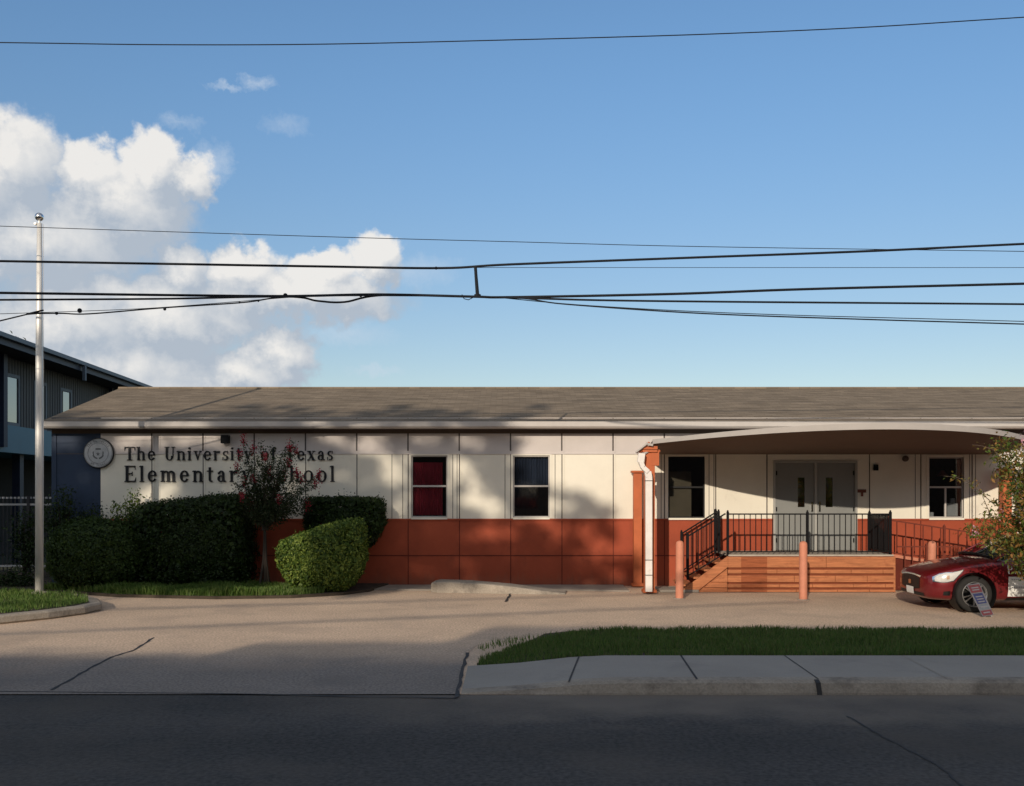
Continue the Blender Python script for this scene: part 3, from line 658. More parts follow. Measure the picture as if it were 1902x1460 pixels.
def glyph(c):
    g = []; w = .6
    if c == 'T': g = stem(.30, 0, 1, TH, .1)+[rect(0, .93, .78, 1), [(0, .93), (.05, .93), (0, .72)], [(.78, .93), (.73, .93), (.78, .72)]]; w = .78
    elif c == 'U': g = [rect(.08, .32, .08+TH, 1), rect(0, .945, .34, 1), rect(.60, .32, .67, 1), rect(.51, .945, .78, 1)]+arc(.375, .33, .295, .35, 180, 360); w = .78
    elif c == 'E': g = stem(.07, 0, 1, TH, .07, .07)+[rect(.2, .93, .68, 1), rect(.2, 0, .70, .07), rect(.2, .47, .50, .54), [(.68, .93), (.63, .93), (.68, .74)], [(.70, .07), (.64, .07), (.72, .27)], rect(.47, .38, .50, .63)]; w = .74
    elif c == 'S': g = arc(.31, .74, .27, .26, 60, 270, .16, .07)+arc(.31, .27, .29, .27, -120, 90, .17, .07)+[[(.50, .99), (.55, .99), (.55, .70), (.52, .70)], [(.03, .01), (.08, .01), (.06, .32), (.03, .32)]]; w = .62
    elif c == 'h': g = stem(.05, 0, 1, .15, .05, 0, .08)+arc(.34, .44, .24, .25, 0, 140, .15, .09)+stem(.43, 0, .45, .15, .05); w = .66
    elif c == 'n': g = stem(.05, 0, XH, .15, .05, 0, .08)+arc(.34, .44, .24, .25, 0, 140, .15, .09)+stem(.43, 0, .45, .15, .05); w = .66
    elif c == 'm': g = stem(.05, 0, XH, .15, .05, 0, .08)+arc(.33, .45, .22, .24, 0, 140, .15, .09)+stem(.40, 0, .46, .15, .05)+arc(.67, .45, .22, .24, 0, 140, .15, .09)+stem(.74, 0, .46, .15, .05); w = .97
    elif c == 'r': g = stem(.05, 0, XH, .15, .05, 0, .08)+arc(.36, .44, .20, .25, 60, 150, .12, .11)+[rect(.34, .52, .47, .68)]; w = .50
    elif c == 'i': g = stem(.05, 0, XH, .15, .06, 0, .08)+arc(.125, .88, .085, .085, 0, 360, .085, .085); w = .27
    elif c == 'l': g = stem(.05, 0, 1, .15, .06, 0, .08); w = .27
    elif c == 'e': g = arc(.29, .35, .28, .36, 20, 330, .16, .075)+[rect(.12, .36, .55, .42), [(.40, .38), (.57, .38), (.53, .52), (.42, .55)]]; w = .60
    elif c == 'o': g = arc(.31, .35, .30, .36, 0, 360, .16, .065, 24); w = .62
    elif c == 'c': g = arc(.30, .35, .29, .36, 50, 325, .16, .07)+[rect(.40, .48, .53, .61)]; w = .56
    elif c == 'a': g = [rect(.32, .06, .47, .5)]+arc(.27, .46, .20, .24, 0, 150, .15, .08)+arc(.25, .20, .22, .21, 60, 360, .14, .065)+[rect(.44, 0, .56, .08), rect(.07, .47, .19, .58)]; w = .57
    elif c == 't': g = [rect(.11, .12, .25, .90), rect(0, .63, .38, .70)]+arc(.28, .15, .17, .16, 180, 300, .14, .08); w = .41
    elif c == 's': g = arc(.24, .51, .20, .19, 60, 270, .13, .07)+arc(.24, .19, .21, .19, -120, 90, .14, .07)+[rect(.38, .48, .42, .70), rect(.03, 0, .07, .24)]; w = .46
    elif c == 'v': g = [[(.05, XH), (.22, XH), (.36, .10), (.30, -.01)], [(.50, XH), (.55, XH), (.33, -.01), (.30, .08)], rect(0, XH-SF, .28, XH), rect(.42, XH-SF, .62, XH)]; w = .61
    elif c == 'y': g = [[(.05, XH), (.22, XH), (.38, .12), (.30, .0)], [(.50, XH), (.55, XH), (.24, -.25), (.18, -.22)], rect(0, XH-SF, .28, XH), rect(.42, XH-SF, .62, XH), rect(.04, -.27, .18, -.15)]; w = .61
    elif c == 'x': g = [[(.05, XH), (.22, XH), (.57, 0), (.39, 0)], [(.48, XH), (.53, XH), (.12, 0), (.06, 0)], rect(0, XH-SF, .27, XH), rect(.38, XH-SF, .59, XH), rect(0, 0, .19, SF), rect(.34, 0, .61, SF)]; w = .61
    elif c == 'f': g = stem(.09, 0, .80, .15, .05)+arc(.25, .78, .16, .22, 60, 180, .15, .08)+[rect(0, .63, .36, .70), rect(.28, .82, .39, .93)]; w = .37
    elif c == ' ': w = .36
    return g, w
def sign(text, px0, px1, pyt, pyb, label, name):
    hgt = (pyb-pyt)/S; gap = .10
    tot = sum(glyph(c)[1] for c in text)+gap*(len(text)-1)
    k = (px1-px0)/S/hgt/tot if False else None
    # letter shapes keep their height; spare width goes between letters
    body = sum(glyph(c)[1] for c in text)*hgt*.98; gapw = ((px1-px0)/S-body)/(len(text)-1)
    root = empty(name, (xw(px0), WY, zw(pyb)), label, 'sign lettering')
    x = xw(px0)
    for c in text:
        g, w = glyph(c)
        if g:
            mb = MB()
            for j, poly in enumerate(g):
                dy = .0006*j
                mb.prism([(x+a*hgt*.98, WY-.032-dy, zw(pyb)+b*hgt) for a, b in poly], (0, .028+dy*.5, 0))
            mb.build('letter', M['letters'], root)
        x += w*hgt*.98+gapw
    return root
sign('The University of Texas', 232, 619, 830, 855, 'upper line of black serif letters reading The University of Texas', 'wall_lettering')
sign('Elementary School', 232, 622, 865, 895, 'lower line of larger black serif letters reading Elementary School', 'wall_lettering')

# seal
sc = Vector((xw(185), WY, zw(842)))
seal = empty('wall_seal', sc, 'round silver university seal mounted where the navy and cream walls meet', 'seal')
rs = 28.2/S
MB().lathe([(0, -.075), (rs*.985, -.075), (rs, -.065), (rs, -.02), (rs*.93, -.002)], sc, 'y', 48).build('rim', M['letters'], seal, smooth=False)
MB().lathe([(0, -.082), (rs*.93, -.082), (rs*.945, -.0755)], sc, 'y', 48).build('disc', M['silver'], seal)
sm = mat('seal_dark_relief', (.13, .135, .14), .6)
rb = MB()
def ringflat(r0, r1, y, a0=0, a1=360, c=sc, n=48):
    for k in range(n):
        t0, t1 = R(a0+(a1-a0)*k/n), R(a0+(a1-a0)*(k+1)/n)
        rb.prism([(c.x+r*math.cos(t), y, c.z+r*math.sin(t)) for r, t in ((r0, t0), (r1, t0), (r1, t1), (r0, t1))], (0, .004, 0))
ringflat(rs*.66, rs*.68, WY-.088); ringflat(rs*.90, rs*.915, WY-.088)
def seal_text(txt, a_mid, flip):
    n = len(txt); st = 9.2
    for i, c in enumerate(txt):
        g, w = glyph(c if c in 'TUES' else c.lower())
        ang = R(a_mid + (n/2-.5-i)*st*(1 if not flip else -1))
        hh = rs*.16
        for j, poly in enumerate(g):
            pts = []
            for a, b in poly:
                lx = (a-w/2)*hh*.9; ly = (b-.35)*hh
                if flip: rr = rs*.79-ly; tt = ang+lx/(rs*.79)
                else: rr = rs*.79+ly; tt = ang-lx/(rs*.79)
                pts.append((sc.x+rr*math.cos(tt), WY-.0885-.0002*j, sc.z+rr*math.sin(tt)))
            rb.prism(pts, (0, .004, 0))
seal_text('The Universit'[:13], 90, False)
seal_text('of Texas', 270, True)
rb.build('ring_lettering', sm, seal)
rb = MB()
sh = [(-.17, .12), (-.17, -.04), (-.10, -.17), (0, -.25), (.10, -.17), (.17, -.04), (.17, .12)]
rb.prism([(sc.x+a*rs*1.2, WY-.089, sc.z+b*rs*1.2-.01) for a, b in sh], (0, .005, 0)); rb.build('shield', M['silver'], seal)
rb = MB(); ringflat(rs*.30, rs*.40, WY-.087, 200, 262); ringflat(rs*.30, rs*.40, WY-.087, 278, 340); ringflat(rs*.29, rs*.36, WY-.087, 160, 200); ringflat(rs*.29, rs*.36, WY-.087, -20, 20)
rb.box(sc.x-rs*.17, sc.x+rs*.17, WY-.088, WY-.083, sc.z+rs*.22, sc.z+rs*.33)
rb.prism([(sc.x+rs*.15*(1 if k % 2 == 0 else .42)*math.cos(R(90+36*k)), WY-.092, sc.z-rs*.06+rs*.15*(1 if k % 2 == 0 else .42)*math.sin(R(90+36*k))) for k in range(10)], (0, .004, 0))
rb.build('wreath_and_star', sm, seal)

# ------------------------------------------------------------------ entrance canopy
can = empty('entrance_canopy', (7.2, 22, 0), 'bowed fabric canopy on terracotta columns over the school entrance', 'canopy')
cxc, chw, cYe, cYd, cz0, czd = 7.2, 4.15, 21.6, 2.62, 3.25, .155
def cedge(u):
    k = 1-u*u; return cxc+chw*u, cYe-cYd*k, cz0+czd*k
n = 48; us = [-1+2*i/n for i in range(n+1)]
mb = MB()      # fascia
for u in us:
    x, y, z = cedge(u); h = .125-.03*abs(u)
    mb.v += [(x, y, z), (x, y, z+h), (x, y+.03, z+h), (x, y+.03, z)]
for i in range(n):
    for j in range(4): mb.f.append((i*4+j, i*4+(j+1) % 4, i*4+4+(j+1) % 4, i*4+4+j)); mb.mi.append(0)
mb.f += [(0, 1, 2, 3), (n*4, n*4+1, n*4+2, n*4+3)]; mb.mi += [0, 0]
mb.build('fascia', M['fabric'], can)
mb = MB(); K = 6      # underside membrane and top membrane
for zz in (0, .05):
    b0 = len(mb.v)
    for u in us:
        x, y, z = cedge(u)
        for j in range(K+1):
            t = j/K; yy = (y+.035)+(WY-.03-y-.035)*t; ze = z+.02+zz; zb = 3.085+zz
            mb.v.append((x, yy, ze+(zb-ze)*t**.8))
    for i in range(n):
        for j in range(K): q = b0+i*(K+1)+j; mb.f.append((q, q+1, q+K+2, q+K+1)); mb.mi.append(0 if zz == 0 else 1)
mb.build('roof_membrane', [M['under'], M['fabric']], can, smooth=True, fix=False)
def column(x, y, zt, w, name='column'):
    m_ = MB(); m_.box(x-w/2, x+w/2, y-w/2, y+w/2, .02, zt); m_.box(x-w/2-.04, x+w/2+.04, y-w/2-.04, y+w/2+.04, .021, .07)
    m_.prism([(x-w/2-.035, y-w/2-.035, .07), (x+w/2+.035, y-w/2-.035, .07), (x+w/2+.035, y+w/2+.035, .07), (x-w/2-.035, y+w/2+.035, .07)], (0, 0, .02))
    m_.box(x-w/2-.05, x+w/2+.05, y-w/2-.05, y+w/2+.05, zt-.05, zt-.001)
    return m_.build(name, M['orange'], can, bevel=.006)
column(xw(1183)-.02, 23.15, 2.70, .19)
column((1206-CX)/F*21.7, 21.72, 3.12, .22)
column(11.40, 21.72, 3.12, .22)
column(xw(1858), 23.15, 2.75, .20)
# brackets on the left column head
cxl = (1206-CX)/F*21.7
br = MB(); br.box(cxl-.14, cxl+.16, 21.56, 21.9, 3.13, 3.20); br.bar((cxl+.0, 21.7, 2.85), (cxl+.22, 21.7, 3.12), .06); br.box(cxl+.03, cxl+.2, 21.6, 21.84, 2.78, 3.1)
br.bar((cxl-.24, 21.7, 3.02), (cxl-.02, 21.55, 3.28), .05, .04)
br.build('bracket', M['orange'], can)
tb = MB(); tb.bar((cxl-.30, 21.62, 3.06), (cxl-.05, 21.5, 3.26), .10, .03); tb.bar((cxl-.1, 21.5, 3.25), (cxl+.05, 21.5, 3.22), .05, .05); tb.tube([(cxl-.22, 21.55, 2.98), (cxl-.02, 21.6, 3.10)], .03, 8)
tb.build('tension_strap', M['fabric'], can)
# downspout, square section with seams
ds = MB(); xd = (1204-CX)/F*21.45; yd = 21.47
path = [P(1192, 842, yd), P(1190, 858, yd), P(1194, 868, yd), P(1203, 876, yd), P(1205, 886, yd), P(1205, 1098, yd)]
for a, b in zip(path[:-1], path[1:]): ds.bar(a, b+(b-a).normalized()*.012, .145, .10)
ds.build('downspout', M['down'], can, bevel=.008)
for py in (893, 1040, 1068): q = P(1205, py, yd); MB().box(q.x-.078, q.x+.078, yd-.056, yd+.056, q.z-.008, q.z+.008).build('downspout_seam', M['joint'], can)

# small downspout twin at the right column
ds = MB(); ds.bar((11.4, 21.5, 3.1), (11.4, 21.5, .02), .13, .1); ds.build('downspout', M['down'], can)

# ------------------------------------------------------------------ deck, stairs, railings
pc = empty('entrance_deck', (6.6, 22.6, 0), 'terracotta stained timber deck with stairs and black railing at the entrance', 'deck')
DX0, DX1, DY0, DY1, DZ = 4.74, 8.41, 21.9, 23.34, .83
fb = MB()
for k in range(11):
    y0 = DY0+.0+k*.131; fb.box(DX0+.02, DX1-.02, y0, y0+.125, DZ-.035, DZ)
fb.build('floor_board', mat('pale_deck_board', (.42, .37, .31), .85, var=.15, vscale=4, stretch=(1, 8, 1)), pc)
ds_ = F/DY0
def zd(py): return H-(py-HY)/ds_
sk = MB()
bounds = [(1034, 1054), (1058, 1065), (1069, 1081), (1085, 1091), (1095, 1101)]
xj = [DX0, 5.62, 6.35, 7.25, 7.95, DX1]
for r_, (a, b) in enumerate(bounds):
    off = [0, .2, -.15, .25, -.1][r_]
    cuts = [DX0]+[x+off for x in xj[1:-1]]+[DX1]
    if r_ == 0: cuts = [DX0, 6.9, DX1]
    for c0, c1 in zip(cuts[:-1], cuts[1:]): sk.box(c0+.004, c1-.004, DY0-.03+random.uniform(-.004, .004), DY0+.0, max(.01, zd(b)), zd(a))
sk.build('skirting_board', M['wood'], pc, bevel=.004)
ax0, ax1 = (1376-CX)/ds_, (1424-CX)/ds_; shadow_mb = MB()  # cast shadow on the deck front, painted as darker boards
for a, b in bounds: shadow_mb.box(ax0, ax1, DY0-.038, DY0-.031, max(.012, zd(b)+.004), zd(a)-.004)
shadow_mb.build('skirting_board', mat('shadow_painted_timber', (.30, .088, .034), .8, var=.3, vscale=4, stretch=(.6, 3, 9), bump=.3), pc)['label'] = 'cast shadow painted as darker boards on the deck skirting'
MB().box(DX0+.02, DX1-.02, DY0+.005, DY0+.04, .01, DZ-.04).build('skirting_backing', mat('dark_stained_timber', (.20, .05, .02), .8, var=.2, vscale=5), pc)
MB().box(DX1-.03, DX1+.01, DY0-.03, DY1, .01, DZ-.04).build('end_post', M['wood'], pc)
# stairs
stp = MB(); NS = 4
for k in range(NS):
    x1_ = DX0-k*.235; z = DZ-(k+1)*DZ/(NS+1)
    stp.box(x1_-.27, x1_+.0, DY0+.05, DY1-.1, z-.04, z); stp.box(x1_-.02, x1_, DY0+.05, DY1-.1, z-.15, z-.04)
stp.build('step', M['wood'], pc, bevel=.006)
XS = 3.78
st_ = MB()
st_.prism([(DX0, DY0-.035, DZ-.03), (XS+.02, DY0-.035, .10), (XS-.05, DY0-.035, .02), (XS+.28, DY0-.035, .02), (DX0, DY0-.035, DZ-.27)], (0, .05, 0))
st_.build('stringer', M['wood'], pc)
sb = MB()
for (a, b) in [(1069, 1081), (1085, 1091), (1095, 1101)]:
    z0_, z1_ = max(.01, zd(b)), zd(a); xs_ = XS+.28+(z0_-.0)*(DX0-XS-.28)/(DZ-.27)
    sb.prism([(xs_+.03, DY0-.01, z0_), (DX0-.002, DY0-.01, z0_), (DX0-.002, DY0-.01, z1_), (min(DX0-.01, xs_+.03+(z1_-z0_)*1.7), DY0-.01, z1_)], (0, .03, 0))
sb.build('stair_skirting', M['wood'], pc)
MB().prism([(DX0, DY0+.025, .012), (DX0, DY0+.025, DZ-.2), (XS+.3, DY0+.025, .012)], (0, .02, 0)).build('stair_backing', M['wood'], pc)
def rail(a, b, hgt, posts, m, parent, lab=None, step=.122, ph=None, sub='railing', low=.06, pk=.016, pw=.05):
    """guard from point a to b (floor level); posts at given fractions"""
    a, b = Vector(a), Vector(b); L = (b-a).length; up = Vector((0, 0, 1))
    g = MB(); g.bar(a+up*hgt, b+up*hgt, .035, .03); g.bar(a+up*low, b+up*low, .03, .025)
    k = int(L/step)
    for i in range(1, k):
        p = a.lerp(b, i/k); g.bar(p+up*low, p+up*hgt, pk, pk)
    o = g.build(sub, m, parent)
    if lab: o['label'] = lab
    for t in posts:
        p = a.lerp(b, t); q = MB(); q.bar(p-up*.03, p+up*(hgt+.05), pw, pw); q.lathe([(.0, .03), (.018, .02), (.022, 0), (.018, -.01)], p+up*(hgt+.06), 'z', 8)
        q.build('post', m, o)
    return o
rail((4.75, 21.93, DZ), (8.33, 21.93, DZ), .89, (0, .49, 1), M['black'], pc, 'front railing of the deck')
rail((8.33, 22.02, DZ), (8.33, 23.25, DZ), .86, (.97,), M['black'], pc, 'right side railing of the deck', step=.06)
rail((4.75, 22.9, DZ), (4.75, 23.3, DZ), .89, (0, 1), M['black'], pc, 'left side railing of the deck', step=.08)
rail((3.87, 21.93, .30), (4.70, 21.93, .80), .93, (0,), M['black'], pc, 'near stair railing')
rail((3.95, 23.22, .30), (4.75, 23.22, .80), .93, (0, 1), M['black'], pc, 'far stair railing')
# ramp to the right
rp = empty('access_ramp', (10, 22.8, 0), 'red brown access ramp with sloping handrail behind the maroon car', 'ramp')
MB().prism([(8.43, 22.35, DZ-.02), (12.6, 22.35, .15), (12.6, 22.35, .01), (8.43, 22.35, .01)], (0, .95, 0)).build('ramp_shade_skirt', M['joint_shade_red'], rp)  # shade under the ramp, painted as a dark red skirt
MB().prism([(8.43, 22.30, DZ-.0), (12.6, 22.30, .17), (12.6, 22.30, .10), (8.43, 22.30, DZ-.07)], (0, .05, 0)).build('ramp_edge', M['pink'], rp)
rail((8.46, 22.40, DZ-.03), (12.4, 22.40, .20), .78, (0, .32, .66, 1), M['rampred'], rp, 'sloping ramp railing', step=.19, pk=.022)
rail((8.5, 21.98, .05), (11.2, 21.98, .05), .95, (.24, 1), M['rampred'], rp, 'lower level railing in front of the ramp', step=.16, pk=.02)
# bollards
def bollard():
    r0 = empty('bollard', (0, 0, 0)); r = .082
    m_ = MB(); m_.lathe([(r, 0), (r, 1.12), (r*.93, 1.16), (r*.7, 1.185), (r*.35, 1.2), (0.001, 1.203)], (0, 0, 0), 'z', 24)
    m_.build('post', M['pink'], r0, smooth=True)
    MB().lathe([(r+.045, 0), (r+.04, .012), (r, .014)], (0, 0, 0), 'z', 24).build('footing', M['curb'], r0, smooth=True)
    return r0
def copy_tree(o, parent=None):
    c = o.copy(); COL.objects.link(c)
    if parent: c.parent = parent
    for ch in o.children: copy_tree(ch, c)
    return c
b0 = bollard()
bl = [((1262, 1112), 'terracotta bollard standing before the foot of the stairs'), ((1492, 1114), 'terracotta bollard in front of the deck below the doors'), ((1730, 1113), 'terracotta bollard mostly hidden behind the maroon car hood')]
for i, (p, l_) in enumerate(bl):
    o = b0 if i == 0 else copy_tree(b0)
    g = G(*p); o.location = (g.x, g.y, .0); o.rotation_euler = (R(.4*(i-1)), R(.5*(1-i)), i); tag(o, l_, 'bollard', 'terracotta bollards before the entrance')

# ------------------------------------------------------------------ flagpole
fpx = (73-CX)/F*20
fp = empty('flagpole', (fpx, 20, .15), 'tall bare aluminium flagpole with a ball on top on the grassy island', 'flagpole')
ztop = H+(HY-415)/F*20
MB().tube([(fpx, 20, .14), (fpx, 20, 3), (fpx+.0, 20, 5.5), (fpx+.005, 20, ztop)], [.078, .076, .066, .05], 20).build('pole', M['alu'], fp, smooth=True)
MB().tube([(fpx, 20, ztop), (fpx, 20, ztop+.08)], .02, 10).box(fpx-.09, fpx-.045, 19.96, 20.04, ztop-.03, ztop+.01).build('truck', M['alu'], fp)
MB().lathe([(.001, -.085)]+[(.085*math.sin(R(t)), -.085*math.cos(R(t))) for t in range(15, 180, 15)]+[(.001, .085)], (fpx, 20, ztop+.13), 'z', 20).build('ball', M['chrome'], fp, smooth=True)
MB().lathe([(.17, .15), (.17, .2), (.08, .22)], (fpx, 20, 0), 'z', 20).build('footing', M['curb'], fp)
MB().tube([(fpx+.095, 19.98, ztop-.02), (fpx+.1, 19.97, 4), (fpx+.098, 19.97, 1.2)], .004, 5).build('halyard', M['galv'], fp)

# ------------------------------------------------------------------ left building (two storey)
lb = empty('neighbouring_building', (-15, 32, 0), 'dark two storey building with a teal band behind the flagpole at left', 'building')
dl = Vector((-.0757, 1, 0)).normalized()
def LB(Y, off=0, z=0): return Vector((-12.53-.0757*Y+off, Y, z))
def lslab(y0, y1, o0, o1, z0, z1, name, m, bevel=0, parent=lb):
    a, b, c, d = LB(y0, o0), LB(y1, o0), LB(y1, o1), LB(y0, o1)
    return MB().prism([(p.x, p.y, z0) for p in (a, b, c, d)], (0, 0, z1-z0)).build(name, m, parent, bevel=bevel)
lslab(24.5, 46, -9, -.2, 4.17, 6.35, 'upper_wall', M['bldgdark'])
lslab(24.5, 46, -9, -.10, 3.36, 4.17, 'blue_band', M['bldgblue'])
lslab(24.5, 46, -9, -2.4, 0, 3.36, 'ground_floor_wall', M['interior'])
sd_ = MB()      # corrugation of the siding
y = 24.6
while y < 46:
    p = LB(y, -.2); sd_.box(p.x-.02, p.x+.012, y, y+.06, 4.18, 6.3); y += .21
sd_.build('siding_rib', M['bldgdark'], lb)
rfz = 6.50
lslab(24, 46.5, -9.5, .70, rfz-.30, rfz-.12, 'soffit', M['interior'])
lslab(24, 46.5, .705, .76, rfz-.30, rfz, 'fascia', M['bldgnavy'])
lslab(24, 46.5, .765, .90, rfz-.13, rfz-.0, 'gutter', M['bldgroof'], .01)
a, b, c, d = LB(24, .8, rfz), LB(46.5, .8, rfz), LB(46.5, -9.5, rfz+1.4), LB(24, -9.5, rfz+1.4)
MB().prism([tuple(a), tuple(b), tuple(c), tuple(d)], (0, 0, -.1)).build('roof', M['bldgroof'], lb)
for k, yc in enumerate((29.8, 31.9, 34.1)):
    zt, zb_ = 5.62, 4.27; p = LB(yc, -.2)
    wf = MB()
    for (y0, y1, z0_, z1_) in ((yc-.44, yc-.34, zb_-.1, zt+.1), (yc+.34, yc+.44, zb_-.1, zt+.1), (yc-.34, yc+.34, zt, zt+.1), (yc-.34, yc+.34, zb_-.1, zb_)): wf.box(p.x-.03, p.x+.055, y0, y1, z0_, z1_)
    w_ = wf.build('window', M['bldgroof'], lb)
    MB().box(p.x-.03, p.x+.025, yc-.33, yc+.33, zb_+.01, zt-.01).build('pane', M['skyglass'], w_)
for yc in (28.9, 38.5):
    p = LB(yc, -.04); MB().box(p.x-.06, p.x+.07, yc-.11, yc+.11, 3.5, 6.2).build('downpipe', M['bldgnavy'], lb)
for yc in (33.0, 41.2):
    p = LB(yc, .85); MB().box(p.x-.04, p.x+.06, yc-.05, yc+.05, rfz-.62, rfz-.14).build('downpipe', M['bldgroof'], lb)
for yc in (26.4, 31, 36):
    p = LB(yc, -.5); MB().box(p.x-.12, p.x+.12, yc-.12, yc+.12, 0, 3.355).build('column', M['bldgnavy'], lb)

# iron fence left
fe = empty('iron_fence', (-14, 27, 0), 'dark iron picket fence with a pale top rail at the far left', 'fence')
fm = MB(); y = 26.6
x = -16.0
while x < -11.2:
    fm.box(x-.012, x+.012, y-.012, y+.012, .08, 2.02); x += .105
fm.build('picket', M['fence'], fe)
MB().box(-16.1, -11.1, y-.03, y+.03, 1.84, 1.89).box(-16.1, -11.1, y-.03, y+.03, .2, .25).build('rail', M['galv'], fe)
tp = MB(); x = -16.0
while x < -11.2: tp.box(x-.03, x+.03, y-.02, y+.02, 2.021, 2.07); x += .105
tp.build('picket_cap', M['galv'], fe)
for x in (-14.4, -12.9, -11.2): MB().box(x-.04, x+.04, y-.05, y+.05, .0, 2.1).build('post', M['fence'], fe)

# ------------------------------------------------------------------ vegetation
def leaves(pts, nrm, size, jit=.6, asp=.5):
    """pts (N,3); one rhombic leaf per point, roughly facing nrm"""
    n = len(pts); r = RNG.normal(size=(n, 3)); nn = nrm+jit*r; nn /= np.linalg.norm(nn, axis=1)[:, None]
    t = np.cross(nn, RNG.normal(size=(n, 3))); t /= np.linalg.norm(t, axis=1)[:, None]; b = np.cross(nn, t)
    s = (size*RNG.uniform(.6, 1.35, n))[:, None]
    fold = nn*s*.12
    return np.stack([pts-t*s*.5, pts+b*s*asp*.5+fold, pts+t*s*.5, pts-b*s*asp*.5+fold], 1)
def hedge_form(name, c, r, p, n, size, m, label, cat, tilt=0, taper=.0, noise_=.06, group=None, stemr=.05, core=.80, skew=0):
    """superellipsoid hedge: c centre, r radii, p squareness; taper narrows the foot"""
    root = empty(name, (c[0], c[1], 0), label, cat, group)
    d = RNG.normal(size=(n, 3)); d /= np.linalg.norm(d, axis=1)[:, None]
    k = (np.abs(d)**p).sum(1)**(-1/p); s = d*k[:, None]
    def shape(s, f=1.0):
        q = s*np.array(r)*f
        zz = q[:, 2]/r[2]
        tp = 1-taper*np.clip(-zz, 0, 1.2)**1.3
        x = q[:, 0]*tp+skew*zz; y = q[:, 1]*tp
        z = q[:, 2]+tilt*q[:, 0]*np.clip(zz, 0, 1)
        return np.stack([x+c[0], y+c[1], z+c[2]], 1)
    f = 1+noise_*(np.sin(d[:, 0]*9+d[:, 2]*7+c[0])*np.cos(d[:, 1]*8+d[:, 2]*5))+RNG.normal(0, noise_*.45, n)
    depth = 1-np.abs(RNG.normal(0, .035, n))
    pts = shape(s*(f*depth)[:, None]); nr = (np.abs(s)**(p-1))*np.sign(s); nr /= np.linalg.norm(nr, axis=1)[:, None]
    mesh_np('foliage', leaves(pts, nr, size, .7), 4, m, root)
    k_ = RNG.integers(0, n, n//(40 if p < 3 else 160)); up_n = nr[k_]+np.array([0, 0, .5]); sp2 = np.repeat(pts[k_], 3, 0)+np.repeat(up_n, 3, 0)*np.tile(RNG.uniform(.02, .05, 3), len(k_))[:, None]*RNG.uniform(.6, 2.2, 3*len(k_))[:, None]
    mesh_np('shoots', leaves(sp2, np.repeat(nr[k_], 3, 0), size, 1.0), 4, m, root)
    # dark inner mass of twigs, itself leaves further in
    n2 = n//2; d2 = RNG.normal(size=(n2, 3)); d2 /= np.linalg.norm(d2, axis=1)[:, None]; s2 = d2*((np.abs(d2)**p).sum(1)**(-1/p))[:, None]
    pts2 = shape(s2*RNG.uniform(.75, .95, n2)[:, None]); mesh_np('inner_foliage', leaves(pts2, d2, size*2.2, .4, .8), 4, m, root)
    st = MB()
    for i in range(5):
        a = random.uniform(0, 6.28); x, y = c[0]+.12*math.cos(a), c[1]+.12*math.sin(a)
        st.tube([(x, y, .0), (x+.15*math.cos(a), y+.15*math.sin(a), c[2]-r[2]*.5), (x+r[0]*.5*math.cos(a), y+r[1]*.5*math.sin(a), c[2]+r[2]*.3)], [stemr*.6, stemr*.5, .01], 6)
    st.build('stem', M['bark'], root)
    return root
hedge_form('rounded_hedge', (-9.22, 22.15, .80), (1.02, .80, .80), 2.5, 16000, .055, M['hedge2'], 'dark rounded clipped hedge just right of the flagpole', 'hedge')
hedge_form('box_hedge', (-7.20, 22.6, 1.08), (1.27, .70, .97), 10.0, 22000, .052, M['hedge'], 'tall dark box clipped hedge under the school lettering', 'hedge', tilt=.10)
hedge_form('box_hedge', (-3.83, 22.85, 1.50), (.90, .40, .58), 10.0, 12000, .05, M['hedge'], 'raised box clipped hedge against the wall behind the sunlit bush', 'hedge', taper=.35, stemr=.07)
hedge_form('clipped_bush', (-4.13, 21.75, .76), (.93, .72, .70), 5.5, 14000, .060, M['bush'], 'sunlit green clipped bush with a slanting top beside the lot', 'bush', tilt=.31, taper=.30, skew=.0, noise_=.03)

